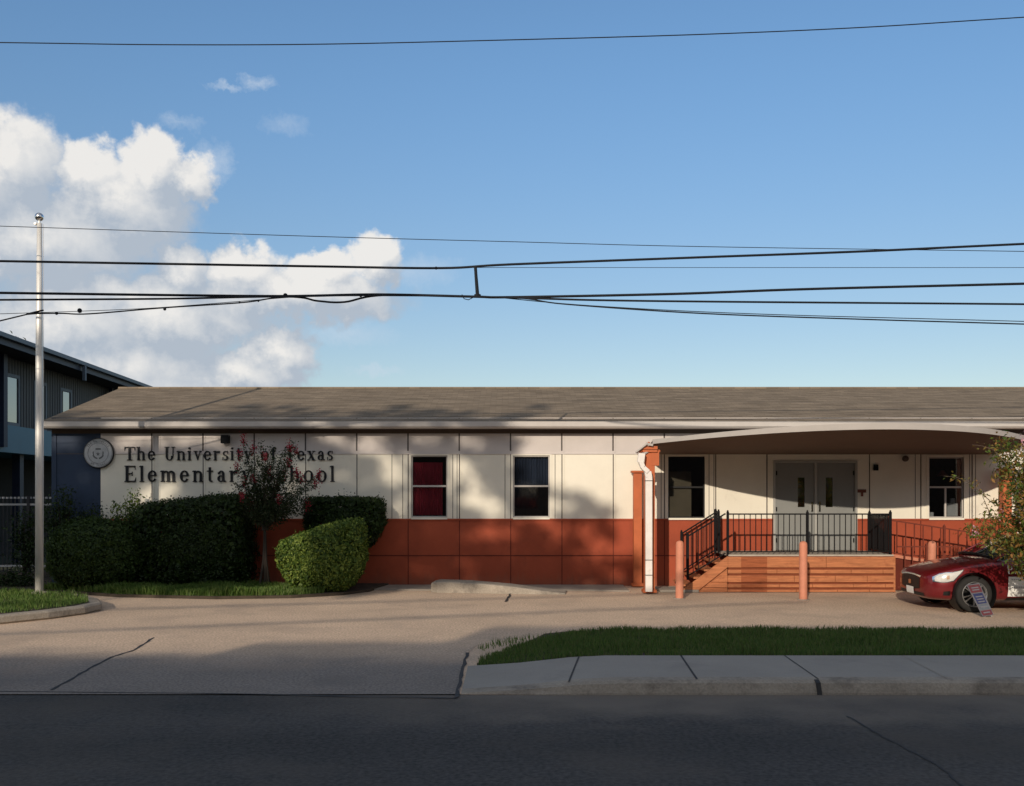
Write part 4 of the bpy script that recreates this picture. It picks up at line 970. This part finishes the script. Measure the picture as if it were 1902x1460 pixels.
def twig_plant(name, base, ends, leafn, lsize, lm, label, cat, rad=.035, spread=.10, flower=None, fm_=None, fl_n=0, bend=.25, group=None, bark='darkbark', t0=.38, stems=None):
    """branches from base to ends, leaves along each upper half"""
    root = empty(name, base, label, cat, group); st = MB(); LP = []; LN = []; FP = []
    base = Vector(base)
    if stems:
        for dx_ in (-.07, 0, .06, .02): st.tube([(base.x+dx_*1.5, base.y+dx_, stems), (base.x+dx_*.4, base.y, (base.z+stems)/2), tuple(base)], [.035, .03, .028], 6)
    for e in ends:
        e = Vector(e); mid = base.lerp(e, .5)+Vector((0, 0, bend*(e-base).length*.25)); mid.x = base.x+(e.x-base.x)*.35; mid.y = base.y+(e.y-base.y)*.35
        P_ = [base.lerp(mid, t/4) if t <= 4 else mid.lerp(e, (t-4)/4) for t in range(9)]
        # smooth
        P_ = [((1-t)**2)*base+2*t*(1-t)*mid+t*t*e for t in [i/10 for i in range(11)]]
        b0_ = base+Vector((random.uniform(-.06, .06), random.uniform(-.06, .06), 0))
        P_[0] = b0_
        st.tube(P_, [rad*(1-.09*i) for i in range(11)], 5)
        for _ in range(leafn):
            t = random.uniform(t0, 1.0); i = min(9, int(t*10)); q = P_[i].lerp(P_[i+1], t*10-i)
            s_ = spread*(1.25-t*.5); v = Vector((random.gauss(0, s_), random.gauss(0, s_), random.gauss(0, s_*.8)))
            LP.append(q+v); LN.append(v.normalized()+Vector((0, 0, .5)))
        if flower and random.random() < flower:
            L_ = fl_n or 60
            for _ in range(L_): FP.append(e+Vector((random.gauss(0, .035), random.gauss(0, .035), random.gauss(.02, .07))))
    st.build('branch', M[bark], root)
    mesh_np('foliage', leaves(np.array(LP), np.array(LN), lsize, .8, .42), 4, lm, root)
    if FP: mesh_np('blossom', leaves(np.array(FP), RNG.normal(size=(len(FP), 3)), .035, .5, .8), 4, fm_, root)
    return root
# crepe myrtle by the sign
cb = P(492, 985, 22.0)
ends = []
for px, py in [(452, 818), (446, 845), (440, 870), (470, 835), (462, 862), (484, 822), (492, 850), (505, 828), (512, 852), (525, 840), (538, 832), (547, 822), (550, 838), (535, 862), (552, 880), (560, 892), (566, 905), (560, 924), (528, 885), (500, 880), (470, 892), (455, 900), (480, 905), (515, 905), (540, 915), (450, 925), (520, 930), (490, 868), (548, 940), (468, 940), (498, 935)]:
    p = P(px, py, 22.0+random.uniform(-.35, .35)); ends.append(p)
twig_plant('crape_myrtle', cb, ends+[P(a_, b_, 22.1) for a_, b_ in ((586, 900), (592, 886), (578, 925), (572, 942), (436, 900), (445, 940))], 300, .058, M['myrtle'], 'upright shrub with red blossoms partly covering the wall lettering', 'flowering shrub', spread=.075, flower=.7, fm_=M['flower'], fl_n=80, rad=.014, t0=.22, stems=.05)
# sapling and loose shrubs at left
twig_plant('sapling', P(236, 1080, 22.9), [P(x, y, 22.9+random.uniform(-.2, .2)) for x, y in [(243, 912), (256, 908), (262, 922), (250, 930), (232, 925), (222, 938), (212, 930), (205, 940), (240, 940), (268, 935)]], 110, .085, M['bush'], 'thin leafy sapling standing against the cream wall above the hedges', 'sapling', rad=.02, spread=.06)
twig_plant('dark_shrub', P(120, 1075, 23.0), [P(x, y, 22.9+random.uniform(-.25, .25)) for x, y in [(95, 935), (105, 915), (118, 905), (125, 912), (132, 922), (110, 940), (98, 960), (125, 950), (140, 960), (150, 955), (165, 945), (180, 940), (190, 948), (85, 930), (78, 950), (175, 965)]], 220, .075, M['hedge'], 'dark loose shrub in front of the navy wall', 'shrub', rad=.03, spread=.13)
twig_plant('fence_shrub', P(45, 1070, 24.5), [P(x, y, 24.6+random.uniform(-.25, .25)) for x, y in [(30, 960), (45, 950), (60, 965), (70, 945), (40, 985), (60, 1000), (50, 1020), (75, 1010), (80, 975), (68, 1035)]], 200, .08, M['hedge'], 'dark shrub growing along the iron fence', 'shrub', rad=.03, spread=.16)
twig_plant('ground_shrub', P(30, 1095, 22.8), [P(x, y, 22.8+random.uniform(-.3, .3)) for x, y in [(5, 1070), (20, 1065), (35, 1068), (50, 1072), (60, 1075), (-10, 1072), (75, 1078), (-40, 1068)]], 160, .07, M['hedge'], 'low dark ground shrub behind the island', 'shrub', rad=.015, spread=.12)

# right-hand tree in front of the car
rb_ = Vector((9.75, 17.2, 0)); ends = []
for px, py in [(1838, 822), (1852, 815), (1868, 812), (1885, 820), (1900, 818), (1845, 850), (1860, 845), (1880, 850), (1898, 860), (1855, 880), (1875, 885), (1893, 890), (1868, 905), (1850, 925), (1885, 930), (1900, 925), (1835, 950), (1820, 965), (1805, 975), (1860, 955), (1880, 965), (1900, 960), (1815, 990), (1840, 985), (1865, 990), (1890, 995), (1910, 990),  (1925, 850), (1940, 880), (1930, 930), (1950, 960), (1920, 1010), (1960, 840), (1980, 900), (2000, 860), (1790, 985), (1885, 1050)]:
    ends.append(P(px, py, 17.2+random.uniform(-.55, .55)))
rt_ = twig_plant('crape_myrtle', rb_, ends, 250, .085, M['autumn'], 'leafy shrub tree with turning orange leaves in front of the maroon car', 'shrub tree', spread=.11, flower=.12, fm_=M['pinkflower'], fl_n=30, rad=.03)
# the long thin shoot reaching over the window, and a few more
def shoot(pts, n, size, m, parent, r=.008):
    pts = [Vector(p) for p in pts]; MB().tube(pts, [r*(1-.8*i/(len(pts)-1)) for i in range(len(pts))], 5).build('branch', M['bark'], parent)
    LP = []
    for _ in range(n):
        t = random.random()*(len(pts)-1); i = min(int(t), len(pts)-2); q = pts[i].lerp(pts[i+1], t-i); LP.append(q+Vector((random.gauss(0, .03), random.gauss(0, .03), random.gauss(0, .035))))
    mesh_np('foliage', leaves(np.array(LP), np.array([(0, -.3, 1)]*n, float), size, .7, .45), 4, m, parent)
shoot([P(1850, 940, 17.1), P(1825, 918, 17.0), P(1798, 895, 17.0), P(1775, 886, 17.0), P(1752, 884, 17.0)], 60, .07, M['autumn'], rt_)
shoot([P(1850, 990, 17.2), P(1835, 945, 17.1), P(1822, 915, 17.1), P(1812, 890, 17.1)], 25, .06, M['autumn'], rt_)
shoot([P(1868, 860, 17.0), P(1845, 835, 17.0), P(1822, 828, 17.0), P(1805, 826, 17.0)], 25, .06, M['autumn'], rt_)

# ------------------------------------------------------------------ maroon car (nose to the left)
car = empty('maroon_car', (9.8, 19.15, 0), 'maroon sedan parked nose left with white lettering on its door', 'car')
NX, CYc, HWc = 7.66, 19.15, .915
def cw(x, y, z): return Vector((NX+x, CYc+y, z))        # x back from nose, y>0 away from camera
# stations: x, half width, z bottom, z shoulder, z top centre
ST = [(0.00, .42, .30, .56, .60), (.03, .62, .24, .62, .68), (.12, .76, .20, .68, .75), (.30, .85, .19, .74, .81), (.55, .895, .18, .80, .87), (.95, .915, .18, .86, .945), (1.35, .92, .18, .89, 1.0), (1.7, .92, .19, .90, 1.02),
      (2.4, .92, .19, .92, 1.02), (3.2, .92, .19, .95, 1.03), (3.9, .915, .20, .98, 1.06), (4.35, .88, .22, .98, 1.07), (4.65, .80, .26, .92, 1.02), (4.80, .62, .32, .80, .90)]
mb = MB(); prof_n = None
for (x, w, zb_, zs, zt) in ST:
    half = [(0, zb_), (w*.80, zb_), (w*.965, zb_+.07), (w, zb_+(zs-zb_)*.45), (w*.995, zb_+(zs-zb_)*.72), (w*.965, zs), (w*.86, zs+(zt-zs)*.45), (w*.6, zs+(zt-zs)*.85), (w*.3, zt-.005), (0, zt)]
    row = [(-a, z) for a, z in half]+[(a, z) for a, z in half[-2:0:-1]]
    prof_n = len(row)
    for a, z in row: mb.v.append(tuple(cw(x, a, z)))
for i in range(len(ST)-1):
    for j in range(prof_n): mb.f.append((i*prof_n+j, i*prof_n+(j+1) % prof_n, (i+1)*prof_n+(j+1) % prof_n, (i+1)*prof_n+j)); mb.mi.append(0)
mb.f += [tuple(range(prof_n)), tuple(range((len(ST)-1)*prof_n, len(ST)*prof_n))]; mb.mi += [0, 0]
body = mb.build('body', M['carpaint'], car, smooth=True)
ss = body.modifiers.new('s', 'SUBSURF'); ss.levels = ss.render_levels = 2
WX = ((1808-CX)/F*18.3-NX, (1808-CX)/F*18.3-NX+2.78); WR = .335
cut = MB()
for x in WX:
    for sgn in (-1, 1):
        c = cw(x, sgn*.87, WR+.01); cut.lathe([(.001, -.22), (WR+.055, -.22), (WR+.055, .22), (.001, .22)], c, 'y', 40)
co = cut.build('cut', None)
bm_ = body.modifiers.new('b', 'BOOLEAN'); bm_.object = co; bm_.operation = 'DIFFERENCE'; bm_.solver = 'EXACT'
bpy.context.view_layer.update()
dg = bpy.context.evaluated_depsgraph_get(); nm = bpy.data.meshes.new_from_object(body.evaluated_get(dg))
body.modifiers.clear(); body.data = nm
bpy.data.objects.remove(co)
# cabin
def cabin():
    g = MB(); S2 = [(1.28, .70, .99, .76, 1.0), (1.95, .60, 1.34, .80, 1.0), (2.35, .58, 1.44, .81, 1.0), (3.1, .58, 1.455, .81, 1.0), (3.6, .58, 1.39, .80, 1.02), (4.25, .66, 1.07, .74, 1.04)]
    for x, wt, zt, wb, zb_ in S2:
        g.v += [tuple(cw(x, -wb, zb_-.06)), tuple(cw(x, -wt-.03, zt-.07)), tuple(cw(x, -wt*.85, zt-.01)), tuple(cw(x, 0, zt+.015)), tuple(cw(x, wt*.85, zt-.01)), tuple(cw(x, wt+.03, zt-.07)), tuple(cw(x, wb, zb_-.06))]
    k = 7
    for i in range(len(S2)-1):
        for j in range(k-1):
            glass = (j in (0, 5)) or i == 0 or i == len(S2)-2
            g.f.append((i*k+j, i*k+j+1, (i+1)*k+j+1, (i+1)*k+j)); g.mi.append(1 if glass else 0)
    o_ = g.build('cabin', [M['carpaint'], M['glasscar']], car, smooth=True)
    for s_ in (-1, 1):
        pl = MB(); pl.tube([cw(1.26, s_*.765, .965), cw(1.62, s_*.71, 1.16), cw(1.97, s_*.64, 1.29), cw(2.4, s_*.62, 1.385)], .028, 6); pl.build('pillar', M['carpaint'], car)
        MB().bar(cw(2.55, s_*.81, .96), cw(2.6, s_*.63, 1.38), .07, .03).build('pillar', M['carpaint'], car); MB().bar(cw(3.5, s_*.80, .98), cw(3.35, s_*.62, 1.38), .08, .03).build('pillar', M['carpaint'], car)
M['glasscar'] = mat('tinted_car_glass', (.03, .045, .04), .05, spec=.8, coat=1)
cabin()
# helper that drops a shape onto the body side (raycast along y) or front
import mathutils
bvh = mathutils.bvhtree.BVHTree.FromPolygons([v.co.copy() for v in nm.vertices], [tuple(p.vertices) for p in nm.polygons])
def on_body(x, z, off=.006, side=-1, fx=None):
    """point on the near side at (x, z); if fx given cast from the front instead with y=fx"""
    if fx is None:
        h = bvh.ray_cast(Vector((NX+x, CYc+side*3, z)), Vector((0, -side, 0)))
    else:
        h = bvh.ray_cast(Vector((NX-2, CYc+fx, z)), Vector((1, 0, 0)))
    if h[0] is None: return cw(x, side*HWc, z)
    return h[0]+h[1]*off if h[1].dot(Vector((0, side, 0)) if fx is None else Vector((-1, 0, 0))) > 0 else h[0]-h[1]*off
def patch(poly, nu, name, m, parent, off=.006, side=-1, front=False, thick=.004):
    """poly: list of (a,z) top edge and bottom edge pairs: [(a, ztop, zbot), ...] subdivided"""
    mb = MB(); V0 = []
    st = []
    for (a0, t0, b0_), (a1, t1, b1) in zip(poly[:-1], poly[1:]):
        for k in range(nu): s_ = k/nu; st.append((a0+(a1-a0)*s_, t0+(t1-t0)*s_, b0_+(b1-b0_)*s_))
    st.append(poly[-1]); nv = 5
    for a, t, b in st:
        for j in range(nv+1):
            z = b+(t-b)*j/nv; mb.v.append(tuple(on_body(a, z, off, side) if not front else on_body(0, z, off, side, fx=a)))
    for i in range(len(st)-1):
        for j in range(nv): q = i*(nv+1)+j; mb.f.append((q, q+1, q+nv+2, q+nv+1)); mb.mi.append(0)
    return mb.build(name, m, parent, smooth=True)
for side in (-1, 1):
    hl = patch([(.15, .625, .565), (.23, .69, .555), (.34, .715, .56), (.44, .725, .585), (.52, .745, .67), (.62, .775, .765)], 3, 'headlight', M['lamp'], car, .008, side)
    patch([(.12, .64, .55), (.23, .705, .54), (.34, .73, .545), (.45, .74, .57), (.53, .76, .66), (.64, .79, .77)], 3, 'headlight_surround', M['chrome'], hl, .004, side)
    patch([(.33, .67, .60), (.38, .675, .61)], 3, 'indicator', M['pinkflower'] if False else mat('amber_lens', (.45, .28, .18), .2), hl, .011, side)
patch([(-.42, .60, .40), (-.15, .63, .37), (.15, .63, .37), (.42, .60, .40)], 5, 'grille', M['cardark'], car, .006, front=True)
patch([(-.44, .635, .605), (-.15, .655, .635), (.15, .655, .635), (.44, .635, .605)], 5, 'grille_bar', M['chrome'], car, .012, front=True)
patch([(-.06, .54, .46), (.06, .54, .46)], 3, 'badge', M['chrome'], car, .014, front=True)
patch([(-.17, .41, .28), (.17, .41, .28)], 4, 'number_plate', M['plate'], car, .014, front=True)
patch([(-.55, .33, .27), (.55, .33, .27)], 8, 'lower_intake', M['cardark'], car, .006, front=True)
for side in (-1, 1):
    patch([(.28, .38, .31), (.45, .40, .31)], 3, 'fog_lamp', M['cardark'], car, .008, side)
    patch([(1.42, .27, .20), (2.1, .27, .20), (3.0, .27, .20)], 4, 'sill_trim', M['cardark'], car, .004, side)
# shut lines
sl = MB()
for pts in ([(1.50, .88), (1.53, .7), (1.52, .5), (1.50, .28)], [(2.55, .9), (2.56, .6), (2.54, .28)]):
    sl.tube([on_body(a, z, .001) for a, z in pts], .006, 4)
sl.build('shut_line', M['cardark'], car)
# door decal: white panel of lettering, first letters P A
dec = MB()
def dq(x0, x1, z0, z1, off=.014): 
    i = len(dec.v); dec.v += [tuple(on_body(a, z, off)) for a, z in ((x0, z0), (x1, z0), (x1, z1), (x0, z1))]; dec.f.append((i, i+1, i+2, i+3)); dec.mi.append(0)
xd0 = (1872-CX)/F*18.25-NX
for i, x in enumerate(np.arange(xd0, xd0+1.0, .085)):
    dq(x, x+.085, .30, .42); 
for x in np.arange(xd0, xd0+1.0, .085):
    dq(x, x+.085, .42, .66)
dec.build('door_decal', M['plate'], car)
dt = MB(); dec2 = dec; dec = dt
for r_, (z, hh) in enumerate([(.60, .02), (.45, .035), (.36, .02)]):
    x = xd0+.05
    while x < xd0+.95:
        w = random.uniform(.014, .03); dq(x, x+w, z, z+hh*random.choice((1, .8)), .019); x += w+.012
dt.build('decal_print', mat('grey_print_ink', (.40, .40, .41), .6), car)
dec = MB()
def glyph_on(c, x, z, hgt):
    g, w = glyph(c)
    for poly in g:
        i = len(dec.v); dec.v += [tuple(on_body(x+a*hgt, z+b*hgt, .006)) for a, b in poly]; dec.f.append(tuple(range(i, i+len(poly)))); dec.mi.append(0)
    return w*hgt
# big script initials above the panel: P built from a stem and bowl
x = xd0
for poly in [rect(0, 0, .17, 1)]+arc(.25, .72, .30, .28, -90, 90, .16, .08):
    i = len(dec.v); dec.v += [tuple(on_body(x-.0+a*.15, .71+b*.15, .010)) for a, b in poly]; dec.f.append(tuple(range(i, i+len(poly)))); dec.mi.append(0)
x += .12
for poly in [[(0, 0), (.12, 0), (.36, 1), (.24, 1)], [(.24, 1), (.42, 1), (.72, 0), (.54, 0)], rect(.18, .3, .54, .38)]:
    i = len(dec.v); dec.v += [tuple(on_body(x+a*.15, .71+b*.15, .010)) for a, b in poly]; dec.f.append(tuple(range(i, i+len(poly)))); dec.mi.append(0)
x += .14
for _ in range(4): x += glyph_on('l', x, .71, .15)+.02
dec.build('door_lettering', M['plate'], car)
# wheels
def wheel(x, side, label=None):
    c = cw(x, side*.80, WR); w = MB()
    w.lathe([(.215, .10), (.25, .11), (.31, .105), (WR-.005, .08), (WR, .04), (WR, -.04), (WR-.005, -.08), (.31, -.105), (.25, -.11), (.215, -.10)], c, 'y', 48)
    wh = w.build('wheel', M['tyre'], car, smooth=True)
    r_ = MB(); s_ = side
    r_.lathe([(.225, s_*.105), (.232, s_*.112), (.222, s_*.114), (.205, s_*.09), (.20, -.08*s_)], c, 'y', 40)
    for k in range(10):
        t = R(36*k+8+(6 if k % 2 else -6)); d = Vector((math.cos(t), 0, math.sin(t))); q = c+Vector((0, s_*.088, 0)); r_.bar(q+d*.05, q+d*.21+Vector((0, s_*.012, 0)), .026, .02)
    r_.lathe([(.001, s_*.105), (.03, s_*.105), (.06, s_*.095), (.065, s_*.06)], c, 'y', 20)
    r_.build('rim', M['rim'], wh)
    MB().lathe([(.001, s_*.02), (.20, s_*.02)], c, 'y', 24).build('brake', M['cardark'], wh)
for x in WX:
    for s_ in (-1, 1): wheel(x, s_)
# arch liners, mirror, wipers cowl, far cowl strip
for x in WX:
    for s_ in (-1, 1): MB().lathe([(WR+.05, -.2), (WR+.05, .14)], cw(x, s_*.74, WR+.01), 'y', 30).build('wheel_arch', M['cardark'], car)
for s_ in (-1, 1):
    MB().lathe([(.001, -.07), (.05, -.06), (.085, -.01), (.085, .03), (.001, .05)], cw(1.75, s_*.98, 1.04), 'y', 14).build('mirror', M['carpaint'], car, smooth=True)
MB().tube([cw(1.22, -.62, 1.0), cw(1.17, -.3, 1.03), cw(1.16, 0, 1.035), cw(1.17, .3, 1.03), cw(1.22, .62, 1.0)], .03, 6).build('cowl', M['cardark'], car)
wp = MB(); wp.tube([cw(1.22, -.5, 1.02), cw(1.45, -.05, 1.12)], .008, 5); wp.tube([cw(1.22, .1, 1.04), cw(1.45, .5, 1.12)], .008, 5); wp.build('wiper', M['cardark'], car)

# yard sign leaning in front of the wheel, its shade put into the colours
q = [P(1795, 1086, 17.75), P(1819, 1083, 17.75), P(1846, 1142, 17.6), P(1825, 1145, 17.6)]
ys = empty('yard_sign', G(1835, 1146), 'small red and blue yard sign, darkened to carry shade, leaning before the front wheel of the car', 'yard sign')
def qs(t0, t1, e0, e1, off):
    def pt(s_, t): return q[0].lerp(q[1], s_).lerp(q[3].lerp(q[2], s_), t)+Vector((0, off, 0))
    return [pt(e0, t0), pt(e1, t0), pt(e1, t1), pt(e0, t1)]
MB().prism(qs(0, 1, 0, 1, 0), (0, .012, 0)).build('panel', mat('shade_dimmed_board', (.11, .11, .13), .6), ys)
MB().prism(qs(.03, .27, .06, .94, -.004), (0, .003, 0)).build('red_field', M['signred'], ys)
MB().prism(qs(.30, .62, .12, .88, -.004), (0, .003, 0)).build('blue_field', M['signblue'], ys)
MB().prism(qs(.64, .80, .12, .88, -.004), (0, .003, 0)).build('grey_field', M['signgrey'], ys)
MB().prism(qs(.83, .98, .06, .94, -.004), (0, .003, 0)).build('red_field', M['signred'], ys)
st = MB()
for t in (.2, .8):
    a = q[0].lerp(q[1], t).lerp(q[3].lerp(q[2], t), .5)+Vector((0, .02, 0)); e = q[3].lerp(q[2], t)+Vector((.02, .03, 0)); e.z = 0; st.tube([a, e], .006, 5)
st.build('stake', M['galv'], ys)
ln = MB()
for t in (.10, .17, .38, .46, .54, .70, .88): ln.prism(qs(t, t+.035, .22, .78, -.006), (0, .002, 0))
ln.build('print_line', mat('shade_dimmed_print', (.13, .13, .155), .6), ys)

# ------------------------------------------------------------------ overhead cables
YC = 18.0
def cable(pts, r, label, Y=YC, jitter=0, lumps=(), ext=(1, 1)):
    from mathutils import geometry
    P3 = [P(a, b, Y) for a, b in pts]
    # extend both ends beyond the frame
    if ext[0]: a, b = P3[0], P3[1]; P3.insert(0, a+(a-b).normalized()*9)
    if ext[1]: a, b = P3[-1], P3[-2]; P3.append(a+(a-b).normalized()*9)
    out = []
    for i in range(len(P3)-1):
        p0 = P3[max(i-1, 0)]; p1 = P3[i]; p2 = P3[i+1]; p3 = P3[min(i+2, len(P3)-1)]
        for k in range(8):
            t = k/8; out.append(.5*((2*p1)+(p2-p0)*t+(2*p0-5*p1+4*p2-p3)*t*t+(3*p1-p0-3*p2+p3)*t**3))
    out.append(P3[-1])
    mb = MB(); mb.tube(out, r, 6)
    for lx, ly, lr in lumps:
        c = P(lx, ly, Y); mb.lathe([(.001, -lr)]+[(lr*math.sin(R(t)), -lr*math.cos(R(t))) for t in (45, 90, 135)]+[(.001, lr)], c, 'z', 8)
    return tag(mb.build('overhead_cable', M['wire'], smooth=True), label, 'cable', 'overhead cables')
cable([(0, 79), (300, 83), (600, 82), (951, 74), (1300, 64), (1600, 51), (1902, 32)], .010, 'topmost overhead cable high across the sky', 19)
cable([(0, 420), (300, 430), (650, 441), (951, 449), (1300, 458), (1902, 467)], .007, 'faint thin wire just above the upper thick cable at left', 19)
cable([(0, 485), (300, 490), (600, 495), (820, 498), (951, 491), (1300, 478), (1600, 467), (1902, 453)], .022, 'thick upper cable that the short spacer bar hangs from', 18, lumps=[(810, 498, .03)])
cable([(885, 497), (1300, 497), (1902, 497)], .005, 'faint thin wire right of the spacer bar between the two thick cables', 18.05, ext=(0, 1))
cable([(0, 544), (300, 548), (530, 550), (700, 547), (880, 551), (951, 552), (1250, 546), (1500, 537), (1902, 527)], .024, 'thick lower cable at the foot of the spacer bar', 18, lumps=[(530, 549, .045), (670, 549, .03), (700, 548, .03), (990, 555, .025)])
cable([(0, 557), (300, 555), (530, 551), (590, 559), (640, 561), (720, 548), (951, 553), (1200, 559), (1902, 565)], .019, 'cable wrapped loosely around the thick lower cable', 17.95)
cable([(0, 596), (50, 584), (110, 582), (165, 583), (300, 572), (450, 562), (530, 552), (700, 549), (951, 553), (1050, 565), (1300, 582), (1600, 593), (1902, 602)], .013, 'lowest sagging cable with small clips on it at left', 17.9, lumps=[(105, 582, .03), (148, 577, .045), (306, 574, .03), (445, 562, .02), (480, 559, .02)])
cable([(930, 553), (1100, 568), (1400, 583), (1902, 597)], .008, 'thin wire running just above the lowest cable at right', 17.95, ext=(0, 1))
cable([(0, 583), (150, 578), (300, 571), (530, 553), (560, 552)], .006, 'thin straight messenger wire above the lowest cable at left', 17.95, ext=(1, 0))
sp = MB(); sp.tube([P(883, 495, 18), P(884, 510, 18), P(887, 549, 18)], [.028, .028, .034], 8); sp.lathe([(.001, -.03), (.06, -.02), (.06, .02), (.001, .03)], P(887, 549, 18), 'z', 8)
sp.tube([P(858, 547, 17.95), P(862, 555, 17.95), P(870, 557, 17.95), P(878, 553, 17.95)], .008, 5)
tag(sp.build('cable_spacer', M['wire']), 'short upright spacer bar joining the two thick cables', 'cable spacer')

# ------------------------------------------------------------------ across the street (behind the camera): what casts the long shadows
YB = -14
bk = empty('street_building', (-5, YB, 0), 'brown brick building across the street that shades the roadway', 'building')
hs_ = [(-70, -17, 9.5), (-17, -13.2, 9.9), (-13.2, -10.4, 10.35), (-10.4, 40, 10.95)]
for a, b, h in hs_: MB().box(a+.001, b, YB-9, YB, 0, h).build('wall', M['brick'], bk)
wb = MB()
for x in range(-40, 40, 4):
    for z in (1.2, 4.4, 7.4): wb.box(x, x+1.5, YB, YB+.05, z, z+1.6)
wb.build('window', M['skyglass'], bk)
# utility pole across the street, with its cables
YP = -3.0; XP = -24
up = empty('utility_pole', (XP, YP, 0), 'wooden utility pole across the street from the school', 'utility pole')
MB().tube([(XP, YP, 0), (XP, YP, 10.4)], [.26, .22], 12).build('pole', M['bark'], up)
def backcable(u0, v0, u1, v1, r, lab, Y):
    # a cable that passes over the points whose shadows lie at (u, v) on the wall plane
    pts = []
    for k in range(-8, 22):
        t = k/12; u = u0+(u1-u0)*t; v = v0+(v1-v0)*t+.02*(t-.5)**2
        pts.append((u-SA*(WY-Y), Y, v+SE*(WY-Y)))
    tag(MB().tube(pts, r, 6).build('street_cable', M['wire']), lab, 'cable', 'cables across the street')
def uv(px, py): g = G(px, py); return g.x+SA*(WY-g.y), -SE*(WY-g.y)
backcable(*uv(0, 1178), *uv(951, 1140), .045, 'lower thick cable across the street', YP+.3)
backcable(*uv(200, 1132), *uv(950, 1111), .05, 'upper thick cable across the street', YP-.3)

# street trees whose crowns dapple the wall: unseen clumps shaped by a shade mask
HOLES = []
for px, py, rx, ry in [(258, 812, 34, 13), (330, 818, 22, 12), (385, 812, 34, 14), (310, 916, 26, 14), (285, 930, 20, 12), (420, 900, 16, 10), (545, 905, 26, 13), (612, 808, 26, 14), (688, 822, 26, 13), (640, 880, 18, 12), (790, 806, 24, 10), (735, 872, 18, 26), (862, 868, 22, 14), (745, 948, 16, 16),
        (905, 935, 34, 14), (880, 905, 14, 10), (905, 992, 26, 16), (1110, 1012, 26, 18), (1160, 1000, 16, 26), (120, 812, 22, 10), (240, 760, 60, 12), (470, 955, 20, 12)]:
    HOLES.append((xw(px), zw(py), rx/S+.12, ry/S+.10))
def dens_mask(u, v):
    for hu, hv, ru, rv in HOLES:
        if ((u-hu)/ru)**2+((v-hv)/rv)**2 < 1: return 0
    if v < -.9 or v > 5.0 or u < -15: return 0
    low = -.75
    if -5.0 < u < -3.4: low = .95
    elif u > -2.2: low = -.28
    if v < low: return 0
    if u < -.1:
        if v > 4.45: return .06 if u < -1 else 0
        if v > 4.05: return .45 if u < -1 else .2
        if v > 3.5: return .92
        if v > 2.6: return .97
        return .93
    if u < .25: return .93 if v < 1.55 else .45
    if u < 1.05: return .9 if v < 1.45 else .03
    if u < 3.0:
        if v < .62: return .92
        if v < 1.35 and u < 2.4: return .5
        if 1.1 < u < 2.3 and 1.5 < v < 2.4-(u-1.1)*.6: return .55
        return 0
    if u < 3.3 and v < .6: return .3
    return 0
def caster(name, trunk_u, urange, Y, label, seed):
    rng = random.Random(seed); root = empty(name, (trunk_u-SA*(WY-Y), Y-0, 0), label, 'tree', 'street trees')
    st = MB(); tx = trunk_u-SA*(WY-Y); ctr = []
    Lp = []; gu = urange[0]
    while gu < urange[1]:
        gv = -.9
        while gv < 5.0:
            u = gu+rng.uniform(-.14, .14); v = gv+rng.uniform(-.12, .12); d = dens_mask(u, v)
            if rng.random() < d:
                yy = Y+rng.uniform(-2.2, 2.2); c = Vector((u-SA*(WY-yy), yy, v+SE*(WY-yy)))
                ctr.append(c)
                for _ in range(46):
                    Lp.append(c+Vector((rng.gauss(0, .14), rng.gauss(0, .14), rng.gauss(0, .09))))
            gv += .24
        gu += .30
    zc = -.6+SE*(WY-Y)
    st.tube([(tx, Y, 0), (tx+.1, Y, zc*.5), (tx, Y, zc+.5), (tx-.2, Y, zc+2.6)], [.09, .08, .07, .04], 8)
    for c in ctr[::7]:
        s0 = Vector((tx, Y, zc+rng.uniform(1.7, 3.0))); mid = s0.lerp(c, .5)+Vector((0, 0, .15)); st.tube([s0, mid, c], [.03, .02, .01], 5)
    st.build('trunk', M['bark'], root)
    mesh_np('crown', leaves(np.array(Lp), RNG.normal(size=(len(Lp), 3)), .21, .8, .65), 4, M['treeleaf'], root)
caster('street_tree', -7.4, (-6.2, 3.5), -8.5, 'leafy street tree across the road, right one of two', 3)
caster('street_tree', -10.4, (-15, -6.2), -9.5, 'leafy street tree across the road, left one of two', 4)
# far tree tips showing above the neighbouring roof
twig_plant('distant_tree', Vector((-19.5, 35, 0)), [P(x, y, 35+random.uniform(-.5, .5)) for x, y in [(-10, 618), (5, 617), (18, 622), (30, 624), (42, 630), (-30, 612)]], 60, .16, M['hedge'], 'tree tips just showing above the roof at far left', 'tree', rad=.12, spread=.2)
